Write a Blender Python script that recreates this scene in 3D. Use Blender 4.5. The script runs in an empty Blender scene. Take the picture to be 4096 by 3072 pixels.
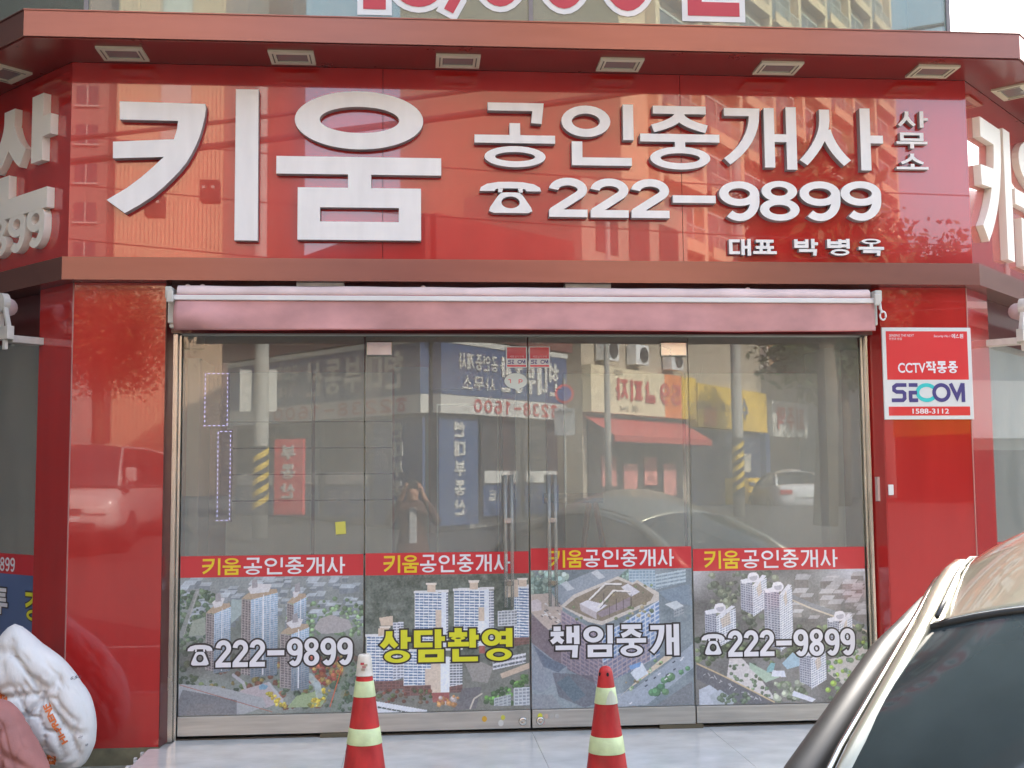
import bpy, math, random
import numpy as np
from mathutils import Matrix, Vector, noise as mn
random.seed(7); rng = np.random.default_rng(7)
S = bpy.context.scene; C = S.collection; D = bpy.data; PI = math.pi
rad = math.radians

# ---------------------------------------------------------------- camera
cd = D.cameras.new('camera'); cd.sensor_width = 36; cd.lens = 4690/4096*36; cd.clip_start = .05; cd.clip_end = 600
cam = D.objects.new('camera', cd); C.objects.link(cam); S.camera = cam
yaw, pitch, roll = rad(4.778), rad(4.841), rad(-.468)
fw = Vector((math.sin(yaw)*math.cos(pitch), math.cos(yaw)*math.cos(pitch), math.sin(pitch)))
rt = Vector((math.cos(yaw), -math.sin(yaw), 0)); up = rt.cross(fw)
r2 = rt*math.cos(roll)+up*math.sin(roll); u2 = -rt*math.sin(roll)+up*math.cos(roll)
cam.matrix_world = Matrix(((r2.x,u2.x,-fw.x,0),(r2.y,u2.y,-fw.y,-6.7),(r2.z,u2.z,-fw.z,1.39),(0,0,0,1)))
# ---------------------------------------------------------------- sky, sun, exposure
SUN_AZ, SUN_EL = rad(40), rad(40)          # azimuth from +Y towards +X
W = D.worlds.new('World'); S.world = W; W.use_nodes = True
nt = W.node_tree; bg = nt.nodes['Background']
sky = nt.nodes.new('ShaderNodeTexSky'); sky.sky_type = 'NISHITA'; sky.sun_disc = False
sky.sun_elevation = SUN_EL; sky.sun_rotation = SUN_AZ; sky.dust_density = 3.0; sky.air_density = 1.2
hs = nt.nodes.new('ShaderNodeHueSaturation'); hs.inputs['Saturation'].default_value = .72      # hazy white daylight
nt.links.new(sky.outputs[0], hs.inputs['Color']); nt.links.new(hs.outputs[0], bg.inputs[0]); bg.inputs[1].default_value = .15
sl = D.lights.new('sun', 'SUN'); sl.energy = 2.6; sl.angle = rad(.5); sl.color = (1,.93,.84)
so = D.objects.new('sun', sl); C.objects.link(so)
sd = Vector((math.sin(SUN_AZ)*math.cos(SUN_EL), math.cos(SUN_AZ)*math.cos(SUN_EL), math.sin(SUN_EL)))
so.rotation_euler = (-sd).to_track_quat('-Z','Y').to_euler(); so.location = (20,20,30)
vs = S.view_settings; vs.view_transform = 'Standard'; vs.look = 'None'; vs.exposure = 2.4; vs.gamma = 1; vs.use_curve_mapping = False
S.cycles.max_bounces = 8; S.cycles.transparent_max_bounces = 16; S.cycles.sample_clamp_indirect = 4

# ---------------------------------------------------------------- helpers
def L(c):                                   # sRGB 0-255 -> linear rgba
    return tuple((v/255/12.92 if v/255 <= .04045 else ((v/255+.055)/1.055)**2.4) for v in c)+(1,)
MATS = {}
def mat(name, col, rough=.5, metal=0, coat=0, coat_r=.03, noise=0, nscale=5, bump=0, bscale=30, spec=.5, emit=None, es=1, stretch=None, ior=1.5, coat_ior=1.5, dirt=0):
    if name in MATS: return MATS[name]
    m = D.materials.new(name); m.use_nodes = True; n = m.node_tree; b = n.nodes['Principled BSDF']
    c = L(col) if max(col) > 1.001 else tuple(col)+(1,)
    b.inputs['Base Color'].default_value = c; b.inputs['Roughness'].default_value = rough; b.inputs['Metallic'].default_value = metal
    b.inputs['Coat Weight'].default_value = coat; b.inputs['Coat Roughness'].default_value = coat_r; b.inputs['Coat IOR'].default_value = coat_ior
    b.inputs['Specular IOR Level'].default_value = spec; b.inputs['IOR'].default_value = ior
    tc = n.nodes.new('ShaderNodeTexCoord'); src = tc.outputs['Object']
    if stretch:
        mp = n.nodes.new('ShaderNodeMapping'); mp.inputs['Scale'].default_value = stretch; n.links.new(src, mp.inputs[0]); src = mp.outputs[0]
    if noise:
        t = n.nodes.new('ShaderNodeTexNoise'); t.inputs['Scale'].default_value = nscale; t.inputs['Detail'].default_value = 6
        n.links.new(src, t.inputs['Vector'])
        r = n.nodes.new('ShaderNodeMapRange'); r.inputs['From Min'].default_value = .3; r.inputs['From Max'].default_value = .7
        r.inputs['To Min'].default_value = 1-noise; r.inputs['To Max'].default_value = 1+noise; n.links.new(t.outputs[0], r.inputs[0])
        mx = n.nodes.new('ShaderNodeVectorMath'); mx.operation = 'SCALE'; mx.inputs[0].default_value = c[:3]; n.links.new(r.outputs[0], mx.inputs['Scale'])
        n.links.new(mx.outputs[0], b.inputs['Base Color'])
        r3 = n.nodes.new('ShaderNodeMapRange'); r3.inputs['From Min'].default_value = .3; r3.inputs['From Max'].default_value = .7
        r3.inputs['To Min'].default_value = max(.02, rough*(1-noise)); r3.inputs['To Max'].default_value = min(1, rough*(1+noise)); n.links.new(t.outputs[0], r3.inputs[0])
        n.links.new(r3.outputs[0], b.inputs['Roughness'])
    if bump:
        t = n.nodes.new('ShaderNodeTexNoise'); t.inputs['Scale'].default_value = bscale; t.inputs['Detail'].default_value = 4; n.links.new(src, t.inputs['Vector'])
        bp = n.nodes.new('ShaderNodeBump'); bp.inputs['Strength'].default_value = bump; bp.inputs['Distance'].default_value = .01
        n.links.new(t.outputs[0], bp.inputs['Height']); n.links.new(bp.outputs[0], b.inputs['Normal']); n.links.new(bp.outputs[0], b.inputs['Coat Normal'])
    if emit: b.inputs['Emission Color'].default_value = L(emit); b.inputs['Emission Strength'].default_value = es
    MATS[name] = m; return m
def glass_mat(name, tint, k, rough=0.0, refl=(1,1,1), ior=1.55, veil=0):
    m = D.materials.new(name); m.use_nodes = True; n = m.node_tree; n.nodes.clear()
    o = n.nodes.new('ShaderNodeOutputMaterial'); mx = n.nodes.new('ShaderNodeMixShader')
    t = n.nodes.new('ShaderNodeBsdfTransparent'); t.inputs[0].default_value = tuple(tint)+(1,)
    g = n.nodes.new('ShaderNodeBsdfGlossy'); g.inputs['Roughness'].default_value = rough; g.inputs['Color'].default_value = tuple(refl)+(1,)
    f = n.nodes.new('ShaderNodeFresnel'); f.inputs[0].default_value = ior
    mu = n.nodes.new('ShaderNodeMath'); mu.operation = 'MULTIPLY'; mu.use_clamp = True; mu.inputs[1].default_value = k
    n.links.new(f.outputs[0], mu.inputs[0]); n.links.new(mu.outputs[0], mx.inputs[0]); n.links.new(t.outputs[0], mx.inputs[1]); n.links.new(g.outputs[0], mx.inputs[2])
    last = mx.outputs[0]
    if veil:  # milky brightness put into the glass as a pale diffuse mix
        d = n.nodes.new('ShaderNodeBsdfDiffuse'); d.inputs[0].default_value = (.62,.63,.58,1); m2 = n.nodes.new('ShaderNodeMixShader'); m2.inputs[0].default_value = veil
        tc = n.nodes.new('ShaderNodeTexCoord'); mp = n.nodes.new('ShaderNodeMapping'); mp.inputs['Scale'].default_value = (1,1,.35); nz = n.nodes.new('ShaderNodeTexNoise'); nz.inputs['Scale'].default_value = 3; nz.inputs['Detail'].default_value = 7
        mr_ = n.nodes.new('ShaderNodeMapRange'); mr_.inputs['From Min'].default_value = .3; mr_.inputs['From Max'].default_value = .75; mr_.inputs['To Min'].default_value = veil*.75; mr_.inputs['To Max'].default_value = veil*1.3
        n.links.new(tc.outputs['Object'], mp.inputs[0]); n.links.new(mp.outputs[0], nz.inputs['Vector']); n.links.new(nz.outputs[0], mr_.inputs[0]); n.links.new(mr_.outputs[0], m2.inputs[0])
        n.links.new(last, m2.inputs[1]); n.links.new(d.outputs[0], m2.inputs[2]); last = m2.outputs[0]
    n.links.new(last, o.inputs[0]); MATS[name] = m; return m

def tag(o, label=None, cat=None, group=None, kind=None):
    if label: o['label'] = label
    if cat: o['category'] = cat
    if group: o['group'] = group
    if kind: o['kind'] = kind
    return o
def thing(name, label, cat, loc=(0,0,0), rz=0, group=None, M=None):
    o = D.objects.new(name, None); C.objects.link(o); o.empty_display_size = .1
    if M is not None: o.matrix_world = M
    else: o.location = loc; o.rotation_euler = (0,0,rz)
    return tag(o, label, cat, group)
def copy_tree(o, parent=None):
    c = o.copy(); C.objects.link(c); c.parent = parent
    for ch in [x for x in D.objects if x.parent == o]: copy_tree(ch, c)
    return c
class MB:
    def __init__(s): s.v = []; s.f = []; s.mi = []; s.sm = False
    def add(s, vs, fs, mi=0):
        b = len(s.v); s.v += [tuple(v) for v in vs]; s.f += [tuple(i+b for i in f) for f in fs]; s.mi += [mi]*len(fs); return s
    def box(s, x0, x1, y0, y1, z0, z1, mi=0):
        return s.prism([(x0,y0),(x1,y0),(x1,y1),(x0,y1)], z0, z1, mi)
    def prism(s, p, z0, z1, mi=0):          # footprint counter-clockwise seen from above
        n = len(p); vs = [(x,y,z0) for x,y in p]+[(x,y,z1) for x,y in p]
        fs = [tuple(range(n))[::-1], tuple(range(n,2*n))]+[(i,(i+1)%n,n+(i+1)%n,n+i) for i in range(n)]
        return s.add(vs, fs, mi)
    def xz(s, p, y0, y1, mi=0):             # outline in x-z, extruded from y0 (front) to y1
        n = len(p); vs = [(x,y0,z) for x,z in p]+[(x,y1,z) for x,z in p]
        fs = [tuple(range(n)), tuple(range(n,2*n))[::-1]]+[(i,n+i,n+(i+1)%n,(i+1)%n) for i in range(n)]
        return s.add(vs, fs, mi)
    def tube(s, pts, r, n=8, mi=0, cap=True):
        pts = [Vector(p) for p in pts]; rs = r if isinstance(r,(list,tuple)) else [r]*len(pts); vs = []; fs = []
        for i,p in enumerate(pts):
            d = (pts[min(i+1,len(pts)-1)]-pts[max(i-1,0)]).normalized()
            a = d.cross(Vector((0,0,1)) if abs(d.z)<.9 else Vector((1,0,0))).normalized(); b = d.cross(a)
            for k in range(n): t = 2*PI*k/n; vs.append(p+a*math.cos(t)*rs[i]+b*math.sin(t)*rs[i])
        for i in range(len(pts)-1):
            for k in range(n): fs.append((i*n+k,i*n+(k+1)%n,(i+1)*n+(k+1)%n,(i+1)*n+k))
        if cap: fs += [tuple(range(n))[::-1], tuple((len(pts)-1)*n+k for k in range(n))]
        return s.add(vs, fs, mi)
    def lathe(s, prof, n=32, c=(0,0), mi=0):
        vs = []; fs = []
        for r,z in prof:
            for k in range(n): t = 2*PI*k/n; vs.append((c[0]+r*math.cos(t), c[1]+r*math.sin(t), z))
        for i in range(len(prof)-1):
            for k in range(n): fs.append((i*n+k,i*n+(k+1)%n,(i+1)*n+(k+1)%n,(i+1)*n+k))
        fs += [tuple(range(n))[::-1], tuple((len(prof)-1)*n+k for k in range(n))]
        return s.add(vs, fs, mi)
    def grid(s, P, nu, nv, mi=0):
        vs = [P(i/nu, j/nv) for j in range(nv+1) for i in range(nu+1)]; w = nu+1
        return s.add(vs, [(j*w+i,j*w+i+1,(j+1)*w+i+1,(j+1)*w+i) for j in range(nv) for i in range(nu)], mi)
    def disc(s, cx, cz, rx, rz, y0, y1, n=32, mi=0):
        return s.xz([(cx+rx*math.cos(2*PI*k/n), cz+rz*math.sin(2*PI*k/n)) for k in range(n)], y0, y1, mi)
    def build(s, name, mats, parent=None, smooth=False, bevel=0, M=None):
        me = D.meshes.new(name); me.from_pydata(s.v, [], s.f)
        for m in (mats if isinstance(mats,(list,tuple)) else [mats]): me.materials.append(m)
        me.polygons.foreach_set('material_index', s.mi)
        if smooth: me.polygons.foreach_set('use_smooth', [True]*len(s.f))
        me.update(); o = D.objects.new(name, me); C.objects.link(o)
        if M is not None: o.matrix_world = M
        if parent is not None: o.parent = parent
        if bevel:
            b = o.modifiers.new('bevel','BEVEL'); b.width = bevel; b.segments = 2; b.limit_method = 'ANGLE'; b.harden_normals = False
        return o
def smooth_angle(o, a=40):
    o.data.polygons.foreach_set('use_smooth', [True]*len(o.data.polygons))
    m = o.data
    import bmesh
    bm = bmesh.new(); bm.from_mesh(m)
    for e in bm.edges:
        if len(e.link_faces) == 2 and e.calc_face_angle(0) > rad(a): e.smooth = False
    bm.to_mesh(m); bm.free(); return o
def share(src, name, parent, loc=None, M=None):
    o = D.objects.new(name, src.data); C.objects.link(o); o.parent = parent
    if loc is not None: o.location = loc
    if M is not None: o.matrix_world = M
    return o

# ---------------------------------------------------------------- lettering: strokes drawn as geometry
def bez(a, c, b, n=8): return [((1-t)**2*a[0]+2*t*(1-t)*c[0]+t*t*b[0], (1-t)**2*a[1]+2*t*(1-t)*c[1]+t*t*b[1]) for t in [i/n for i in range(n+1)]]
def jamo(j, x0, y0, x1, y1, tx, ty, side):
    X0,X1,Y0,Y1 = x0+tx/2, x1-tx/2, y0+ty/2, y1-ty/2; xm=(x0+x1)/2; ym=(y0+y1)/2; w=x1-x0; h=y1-y0
    s = lambda *p: ('s', list(p), False)
    if j == 'ㄱ':
        if side: return [('s', [(x0+.04*w,Y1)]+[(X1,Y1)]+bez((X1,Y1-ty*.2),(X1-.02*w,y0+.38*h),(x0+tx*.35,y0+ty*.3))[1:], False)]
        return [s((x0+.06*w,Y1),(X1-.03*w,Y1),(X1-.06*w,y0))]
    if j == 'ㅋ': return jamo('ㄱ',x0,y0,x1,y1,tx,ty,side)+[s((x0,ym+.02*h),(X1-.03*w,ym+.05*h))]
    if j == 'ㄴ': return [s((X0,y1),(X0,Y0),(x1,Y0))]
    if j == 'ㄷ': return [s((x1,Y1),(X0,Y1),(X0,Y0),(x1,Y0))]
    if j == 'ㅌ': return [s((x1,Y1),(X0,Y1),(X0,Y0),(x1,Y0)), s((X0,ym),(x1-.05*w,ym))]
    if j == 'ㄹ': return [s((x0,Y1),(X1,Y1),(X1,ym),(X0,ym),(X0,Y0),(x1,Y0))]
    if j == 'ㅁ': return [('s',[(X0,Y0),(X1,Y0),(X1,Y1),(X0,Y1)],True)]
    if j == 'ㅂ': return [s((X0,y1),(X0,Y0),(X1,Y0),(X1,y1)), s((X0,ym+.08*h),(X1,ym+.08*h))]
    if j == 'ㅅ': return [('s', [(xm,y1)]+bez((xm,y1-.2*h),(xm-.02*w,y0+.42*h),(x0+tx*.3,y0+ty*.25)), False), ('s', bez((xm+.02*w,y0+.62*h),(xm+.12*w,y0+.3*h),(x1-tx*.3,y0+ty*.25)), False)]
    if j == 'ㅈ': return [s((x0+.06*w,Y1),(x1-.06*w,Y1))]+jamo('ㅅ',x0,y0,x1,Y1,tx,ty,side)
    if j == 'ㅊ': return [s((xm-.24*w,Y1),(xm+.24*w,Y1))]+jamo('ㅈ',x0,y0,x1,Y1-ty*.95,tx,ty,side)
    if j == 'ㅇ': return [('r', x0, y0, x1, y1)]
    if j == 'ㅍ': return [s((x0,Y1),(x1,Y1)), s((x0,Y0),(x1,Y0)), s((x0+.32*w,Y1),(x0+.34*w,Y0)), s((x1-.32*w,Y1),(x1-.34*w,Y0))]
    if j == 'ㅎ': return [s((xm-.2*w,Y1),(xm+.2*w,Y1)), s((x0,Y1-ty*1.45),(x1,Y1-ty*1.45)), ('r', x0+.1*w, y0, x1-.1*w, Y1-ty*2.1)]
    return []
def hangul(ch, tx, ty):
    k = ord(ch)-0xAC00; ci = 'ㄱㄲㄴㄷㄸㄹㅁㅂㅃㅅㅆㅇㅈㅉㅊㅋㅌㅍㅎ'[k//588]; vi = 'ㅏㅐㅑㅒㅓㅔㅕㅖㅗㅘㅙㅚㅛㅜㅝㅞㅟㅠㅡㅢㅣ'[k%588//28]; fi = k%28
    fin = {0:None,1:'ㄱ',4:'ㄴ',7:'ㄷ',8:'ㄹ',16:'ㅁ',17:'ㅂ',19:'ㅅ',21:'ㅇ'}.get(fi); out = []
    s = lambda *p: ('s', list(p), False)
    if vi in 'ㅏㅐㅓㅔㅕㅣㅘ':
        vb = .42 if fin else 0; cb = .46 if fin else .08
        if vi == 'ㅘ':
            cx = .64; out += jamo(ci, .04, cb+.20, cx-.02, 1, tx*.85, ty*.62, True); out += [s((0,cb+.07),(cx+.04,cb+.07)), s((cx/2,cb+.07),(cx/2,cb+.22))]
            V = [.80]; out += [s((.80,vb),(.80,1)), s((.80,vb+.34*(1-vb)+.12),(1,vb+.34*(1-vb)+.12))]
        else:
            n2 = vi in 'ㅐㅔ'; cx = .50 if n2 else .60
            if vi == 'ㅣ': cx = .68
            if vi == 'ㅕ': cx = .64
            out += jamo(ci, 0, cb, cx, .97, tx, ty*(.78 if ci in 'ㅊㅎㅋㅌ' and fin else .92 if fin else 1), True); ym = vb+(1-vb)*.5
            if vi == 'ㅣ': out += [s((1-tx/2,vb),(1-tx/2,1))]
            if vi == 'ㅏ': out += [s((.80-tx*.1,vb),(.80-tx*.1,1)), s((.80,ym),(1,ym))]
            if vi == 'ㅕ': out += [s((1-tx/2,vb),(1-tx/2,1)), s((cx-.06,ym+.13),(1-tx/2,ym+.13)), s((cx-.06,ym-.13),(1-tx/2,ym-.13))]
            if vi == 'ㅓ': out += [s((1-tx/2,vb),(1-tx/2,1)), s((cx-.04,ym),(1-tx/2,ym))]
            if vi == 'ㅐ': out += [s((cx+.06+tx/2,vb+.03),(cx+.06+tx/2,.98)), s((1-tx/2,vb),(1-tx/2,1)), s((cx+.06+tx/2,ym),(1-tx/2,ym))]
            if vi == 'ㅔ': out += [s((cx+.08+tx/2,vb+.03),(cx+.08+tx/2,.98)), s((1-tx/2,vb),(1-tx/2,1)), s((cx-.05,ym),(cx+.08+tx/2,ym))]
        if fin: out += jamo(fin, .14, 0, .97, .385, tx, ty, False)
    else:
        if fin: vy = .50; cb = .62+ (0 if vi in 'ㅜㅡ' else .07); 
        else: vy = .36 if vi in 'ㅜㅠ' else .10; cb = vy+(.12 if vi in 'ㅜㅡㅠ' else .26)
        if fin and vi in 'ㅗㅛ': vy = .44
        out += jamo(ci, .12, cb, .88, 1, tx, ty*(.85 if fin else 1), False) + [s((0,vy),(1,vy))]
        if vi == 'ㅜ': out += [s((.5,vy),(.5,.33 if fin else 0))]
        if vi == 'ㅗ': out += [s((.5,vy),(.5,cb))]
        if vi == 'ㅛ': out += [s((.33,vy),(.33,cb)), s((.67,vy),(.67,cb))]
        if fin: out += jamo(fin, .12, 0, .88, .36 if vi != 'ㅗ' else .33, tx, ty, False)
    return out
def ell(cx, cy, rx, ry, a0, a1, n=16): return [(cx+rx*math.cos(rad(a0+(a1-a0)*i/n)), cy+ry*math.sin(rad(a0+(a1-a0)*i/n))) for i in range(n+1)]
def glyph(ch, tx, ty):
    s = lambda p: ('s', p, False); a, b = tx/2, ty/2
    if '가' <= ch <= '힣': return hangul(ch, tx, ty)
    if ch == '0': return [('r',0,0,1,1)]
    if ch == '1': return [s([(.62,0),(.62,1)]), s([(.25,.74),(.62,.93)])]
    if ch == '2': return [s(ell(.5,.70,.5-a,.30-b,178,-38,18)+[(a+.02,b*1.8),(a,b)]), s([(0,b),(1,b)])]
    if ch == '3': return [s(ell(.48,.73,.46-a,.27-b,160,-75)), s(ell(.48,.29,.5-a,.29-b,80,-165))]
    if ch == '5': return [s([(.92,1-b),(.2,1-b),(.14,.5)]), s(ell(.48,.33,.5-a,.33-b,140,-160))]
    if ch == '6': return [('r',0,0,1,.62), s(ell(.5,.5,.5-a,.5-b,50,180)+[(a,.31)])]
    if ch == '8': return [('r',.05,.48,.95,1), ('r',0,0,1,.56)]
    if ch == '9': return [('r',0,.38,1,1), s(ell(.5,.5,.5-a,.5-b,-130,0)+[(1-a,.69)])]
    if ch == '-': return [s([(0,.5),(1,.5)])]
    if ch == ',': return [s([(.5,1),(.5,.5),(.1,0)])]
    if ch == '☎':
        n = 28; inn = ell(.5,.34,.15,.19,90,450,n); out = []
        P = [(.5,.66),(.36,.66),(.30,.56),(.14,.1),(.16,0),(.84,0),(.86,.1),(.70,.56),(.64,.66),(.5,.66)]
        cum = [0]
        for i in range(len(P)-1): cum.append(cum[-1]+math.dist(P[i],P[i+1]))
        for i in range(n+1):
            th = rad(90+360*i/n); d = (math.cos(th), math.sin(th)); best = None
            for q in range(len(P)-1):       # ray from the dial centre to the body outline
                (ax,ay),(bx,by) = P[q],P[q+1]; ex,ey = bx-ax,by-ay; den = d[0]*ey-d[1]*ex
                if abs(den)<1e-9: continue
                t = ((ax-.5)*ey-(ay-.34)*ex)/den; u = ((ax-.5)*d[1]-(ay-.34)*d[0])/den
                if t>0 and -1e-6<=u<=1+1e-6 and (best is None or t<best): best = t
            out.append((.5+d[0]*best, .34+d[1]*best))
        return [('q', out, inn), ('q', [(.30,.66),(.30,.78)],[(.36,.66),(.38,.78)]) , ('q', [(.64,.66),(.62,.78)],[(.70,.66),(.70,.78)]),
                ('q', [(0,.70),(.02,.82),(.12,.93),(.3,.99),(.5,1),(.7,.99),(.88,.93),(.98,.82),(1,.70)], [(.24,.70),(.26,.76),(.3,.78),(.38,.79),(.5,.79),(.62,.79),(.7,.78),(.74,.76),(.76,.70)])]
    return []
def prims_to_strips(prims, x0, x1, z0, z1, tx, tz, grow=0):
    w, h = x1-x0, z1-z0; out = []
    for p in prims:
        if p[0] == 'r':
            _, a, b, c, d = p; cx, cz = x0+w*(a+c)/2, z0+h*(b+d)/2; rx, rz = w*(c-a)/2, h*(d-b)/2; n = 28
            o = ell(cx,cz,rx+grow,rz+grow,0,360,n)[:-1]; i = ell(cx,cz,max(.001,rx-min(tx,rx*.62)-grow),max(.001,rz-min(tz,rz*.56)-grow*.8),0,360,n)[:-1]
            out.append((o, i, True))
        elif p[0] == 'q':
            A = [(x0+w*x, z0+h*y) for x,y in p[1]]; B = [(x0+w*x, z0+h*y) for x,y in p[2]]
            if grow:
                A2 = []; B2 = []
                for a, b in zip(A, B):
                    dx, dz = a[0]-b[0], a[1]-b[1]; l = math.hypot(dx,dz) or 1; A2.append((a[0]+dx/l*grow*1.15, a[1]+dz/l*grow*1.15)); B2.append((b[0]-dx/l*grow, b[1]-dz/l*grow))
                A, B = A2, B2
            out.append((A, B, False))
        else:
            pts = [(x0+w*x, z0+h*y) for x,y in p[1]]; cl = p[2]; n = len(pts)
            if grow and not cl:
                for e, f in ((0,1),(-1,-2)):
                    dx, dz = pts[e][0]-pts[f][0], pts[e][1]-pts[f][1]; l = math.hypot(dx,dz) or 1; pts[e] = (pts[e][0]+dx/l*grow, pts[e][1]+dz/l*grow)
            A = []; B = []
            def nrm(i, j):
                dx, dz = pts[j][0]-pts[i][0], pts[j][1]-pts[i][1]; l = math.hypot(dx,dz) or 1; return (-dz/l, dx/l)
            for i in range(n):
                ns = []
                if cl or i > 0: ns.append(nrm((i-1)%n, i))
                if cl or i < n-1: ns.append(nrm(i, (i+1)%n))
                hx, hz = tx/2+grow, tz/2+grow
                offs = [(m[0]*hx, m[1]*hz) for m in ns]
                if len(offs) == 1: o = offs[0]
                else:
                    (ax,az),(bx,bz) = offs; (n1,n2) = ns; # intersection of the two offset lines
                    c1 = ax*n1[0]+az*n1[1]; c2 = bx*n2[0]+bz*n2[1]; det = n1[0]*n2[1]-n1[1]*n2[0]
                    o = ((ax+bx)/2, (az+bz)/2) if abs(det) < .05 else ((c1*n2[1]-c2*n1[1])/det, (n1[0]*c2-n2[0]*c1)/det)
                A.append((pts[i][0]+o[0], pts[i][1]+o[1])); B.append((pts[i][0]-o[0], pts[i][1]-o[1]))
            out.append((A, B, cl))
    return out
def strips_mesh(mb, strips, yf, yb, dz=.0003, sides=True, mi=0):
    for k,(A,B,cl) in enumerate(strips):
        y = yf-k*dz; n = len(A); vs = [(x,y,z) for x,z in A]+[(x,y,z) for x,z in B]; fs = []
        m = n if cl else n-1
        fs += [(i,(i+1)%n,n+(i+1)%n,n+i) for i in range(m)]
        if sides:
            vs += [(x,yb,z) for x,z in A]+[(x,yb,z) for x,z in B]
            fs += [(i,2*n+i,2*n+(i+1)%n,(i+1)%n) for i in range(m)]+[(n+i,n+(i+1)%n,3*n+(i+1)%n,3*n+i) for i in range(m)]
            if not cl: fs += [(0,n,3*n,2*n),(n-1,3*n-1,4*n-1,2*n-1)]
        mb.add(vs, fs, mi)
def letter(ch, x0, x1, z0, z1, tx, tz, yf, yb, m, parent, name='letter', grow=0, sides=True, M=None, bevel=0):
    w, h = x1-x0, z1-z0
    st = prims_to_strips(glyph(ch, tx/w, tz/h), x0, x1, z0, z1, tx, tz, grow)
    mb = MB(); strips_mesh(mb, st, yf, yb, sides=sides)
    o = mb.build(name, m, parent)
    import bmesh
    bm = bmesh.new(); bm.from_mesh(o.data); bmesh.ops.recalc_face_normals(bm, faces=bm.faces); bm.to_mesh(o.data); bm.free()
    return o
def textrow(s, x0, x1, z0, z1, tx, tz, yf, mats, parent, gap=.06, outline=0, om=None, widths=None, name='letter', flip=False):
    n = len(s); ws = [(widths or {}).get(c, 1) for c in s]; tot = sum(ws)+gap*(n-1); u = (x1-x0)/tot; x = x0
    for i, c in enumerate(s):
        w = u*ws[i]
        if c != ' ':
            a, b = x, x+w; h0, h1 = z0, z1
            if c == '-': h0, h1 = (z0+z1)/2-tz/2, (z0+z1)/2+tz/2
            m = mats(i) if callable(mats) else mats
            o = letter(c, a, b, h0, h1, tx, tz, yf, yf+.002, m, parent, name, sides=False)
            if outline: letter(c, a, b, h0, h1, tx, tz, yf+.0022 if not flip else yf-.0022, yf+.004, om, parent, 'letter_outline', grow=outline, sides=False)
        x += w+u*gap
def text_obj(body, x, z, size, y, m, parent, name='lettering', width=None, off=0, align='LEFT', M=None, shear=0):
    c = D.curves.new(name,'FONT'); c.body = body; c.size = size; c.offset = off; c.align_x = align; c.shear = shear
    t = D.objects.new(name, c); C.objects.link(t); bpy.context.view_layer.update()
    me = D.meshes.new_from_object(t.evaluated_get(bpy.context.evaluated_depsgraph_get())); D.objects.remove(t)
    co = np.array([v.co[:] for v in me.vertices])
    if len(co) == 0: return None
    k = 1 if not width else width/(co[:,0].max()-co[:,0].min())
    for v in me.vertices: v.co = (v.co.x*k+x, y, v.co.y+z)
    me.materials.clear(); me.materials.append(m); o = D.objects.new(name, me); C.objects.link(o); o.parent = parent
    return o

# ---------------------------------------------------------------- materials
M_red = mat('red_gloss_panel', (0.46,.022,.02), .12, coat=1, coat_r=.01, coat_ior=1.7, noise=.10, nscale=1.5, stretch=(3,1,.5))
M_red_p = mat('red_gloss_pillar', (0.44,.022,.020), .12, coat=1, coat_r=.015, coat_ior=1.6, noise=.10, nscale=2, stretch=(3,3,.5))
M_beam = mat('copper_red_metal', (.27,.125,.105), .26, metal=.7, noise=.05, nscale=3, stretch=(.6,1,6))
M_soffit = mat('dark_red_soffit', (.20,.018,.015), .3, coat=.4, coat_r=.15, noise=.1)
M_reveal = mat('maroon_frame', (.10,.014,.014), .3, coat=.5)
M_steel = mat('stainless_steel', (.66,.65,.61), .25, metal=1, noise=.1, nscale=4, bump=.02, bscale=6)
M_brushed = mat('brushed_steel_rail', (.50,.49,.45), .38, metal=.6, noise=.15, nscale=3, stretch=(1,1,14))
M_white_l = mat('white_letter_face', (.82,.83,.83), .38, spec=.5, coat=.3, coat_r=.3, noise=.05, nscale=5, stretch=(3,1,.6))
M_cream = mat('cream_letter', (.82,.80,.72), .5)
M_fixture = mat('cream_fixture', (.66,.62,.48), .5)
M_lens = mat('lamp_lens', (.22,.21,.20), .25, coat=.6)
M_fabric = mat('faded_pink_awning_fabric', (.58,.31,.31), .85, noise=.22, nscale=3.5, bump=.15, bscale=400, stretch=(1,1,1.5))
M_fabric2 = mat('pale_pink_rolled_fabric', (.74,.60,.59), .85, noise=.12, nscale=6)
M_whitep = mat('white_powder_coat', (.75,.76,.76), .35, noise=.05)
M_whited = mat('weathered_white_plastic', (.56,.56,.52), .5, noise=.15, nscale=12)
M_marble = mat('pale_marble', (.64,.65,.63), .22, noise=.11, nscale=5, coat=.35, coat_r=.08, stretch=(1,1.3,1), bump=.06, bscale=25)
M_pave = mat('concrete_pavement', (.26,.25,.20), .85, noise=.25, nscale=8, bump=.4, bscale=60)
M_plinth = mat('mossy_plinth', (.17,.16,.10), .9, noise=.35, nscale=12)
M_asph = mat('asphalt', (.06,.06,.06), .8, noise=.25, nscale=20, bump=.4, bscale=120)
M_kerb = mat('kerb_stone', (.33,.32,.30), .8, noise=.2)
M_glass = glass_mat('shop_glass', (.86,.89,.87), 1.7, refl=(.95,.98,1), ior=1.6, veil=.26)
M_upglass = glass_mat('upper_curtain_glass', (.75,.85,.82), 1.9, rough=.01, refl=(.85,1,.95), ior=1.6, veil=.24)
M_handle = glass_mat('clear_acrylic_handle', (.90,.92,.90), 1.6, ior=1.5, veil=.27)
M_pred = mat('sticker_red', (.60,.035,.045), .35, coat=.6, coat_r=.05)
M_pyel = mat('sticker_yellow', (.80,.60,.03), .35, coat=.4)
M_pyel2 = mat('sticker_lemon', (.72,.72,.04), .35, coat=.4)
M_pwhite = mat('sticker_white', (.80,.81,.85), .35, coat=.4)
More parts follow.
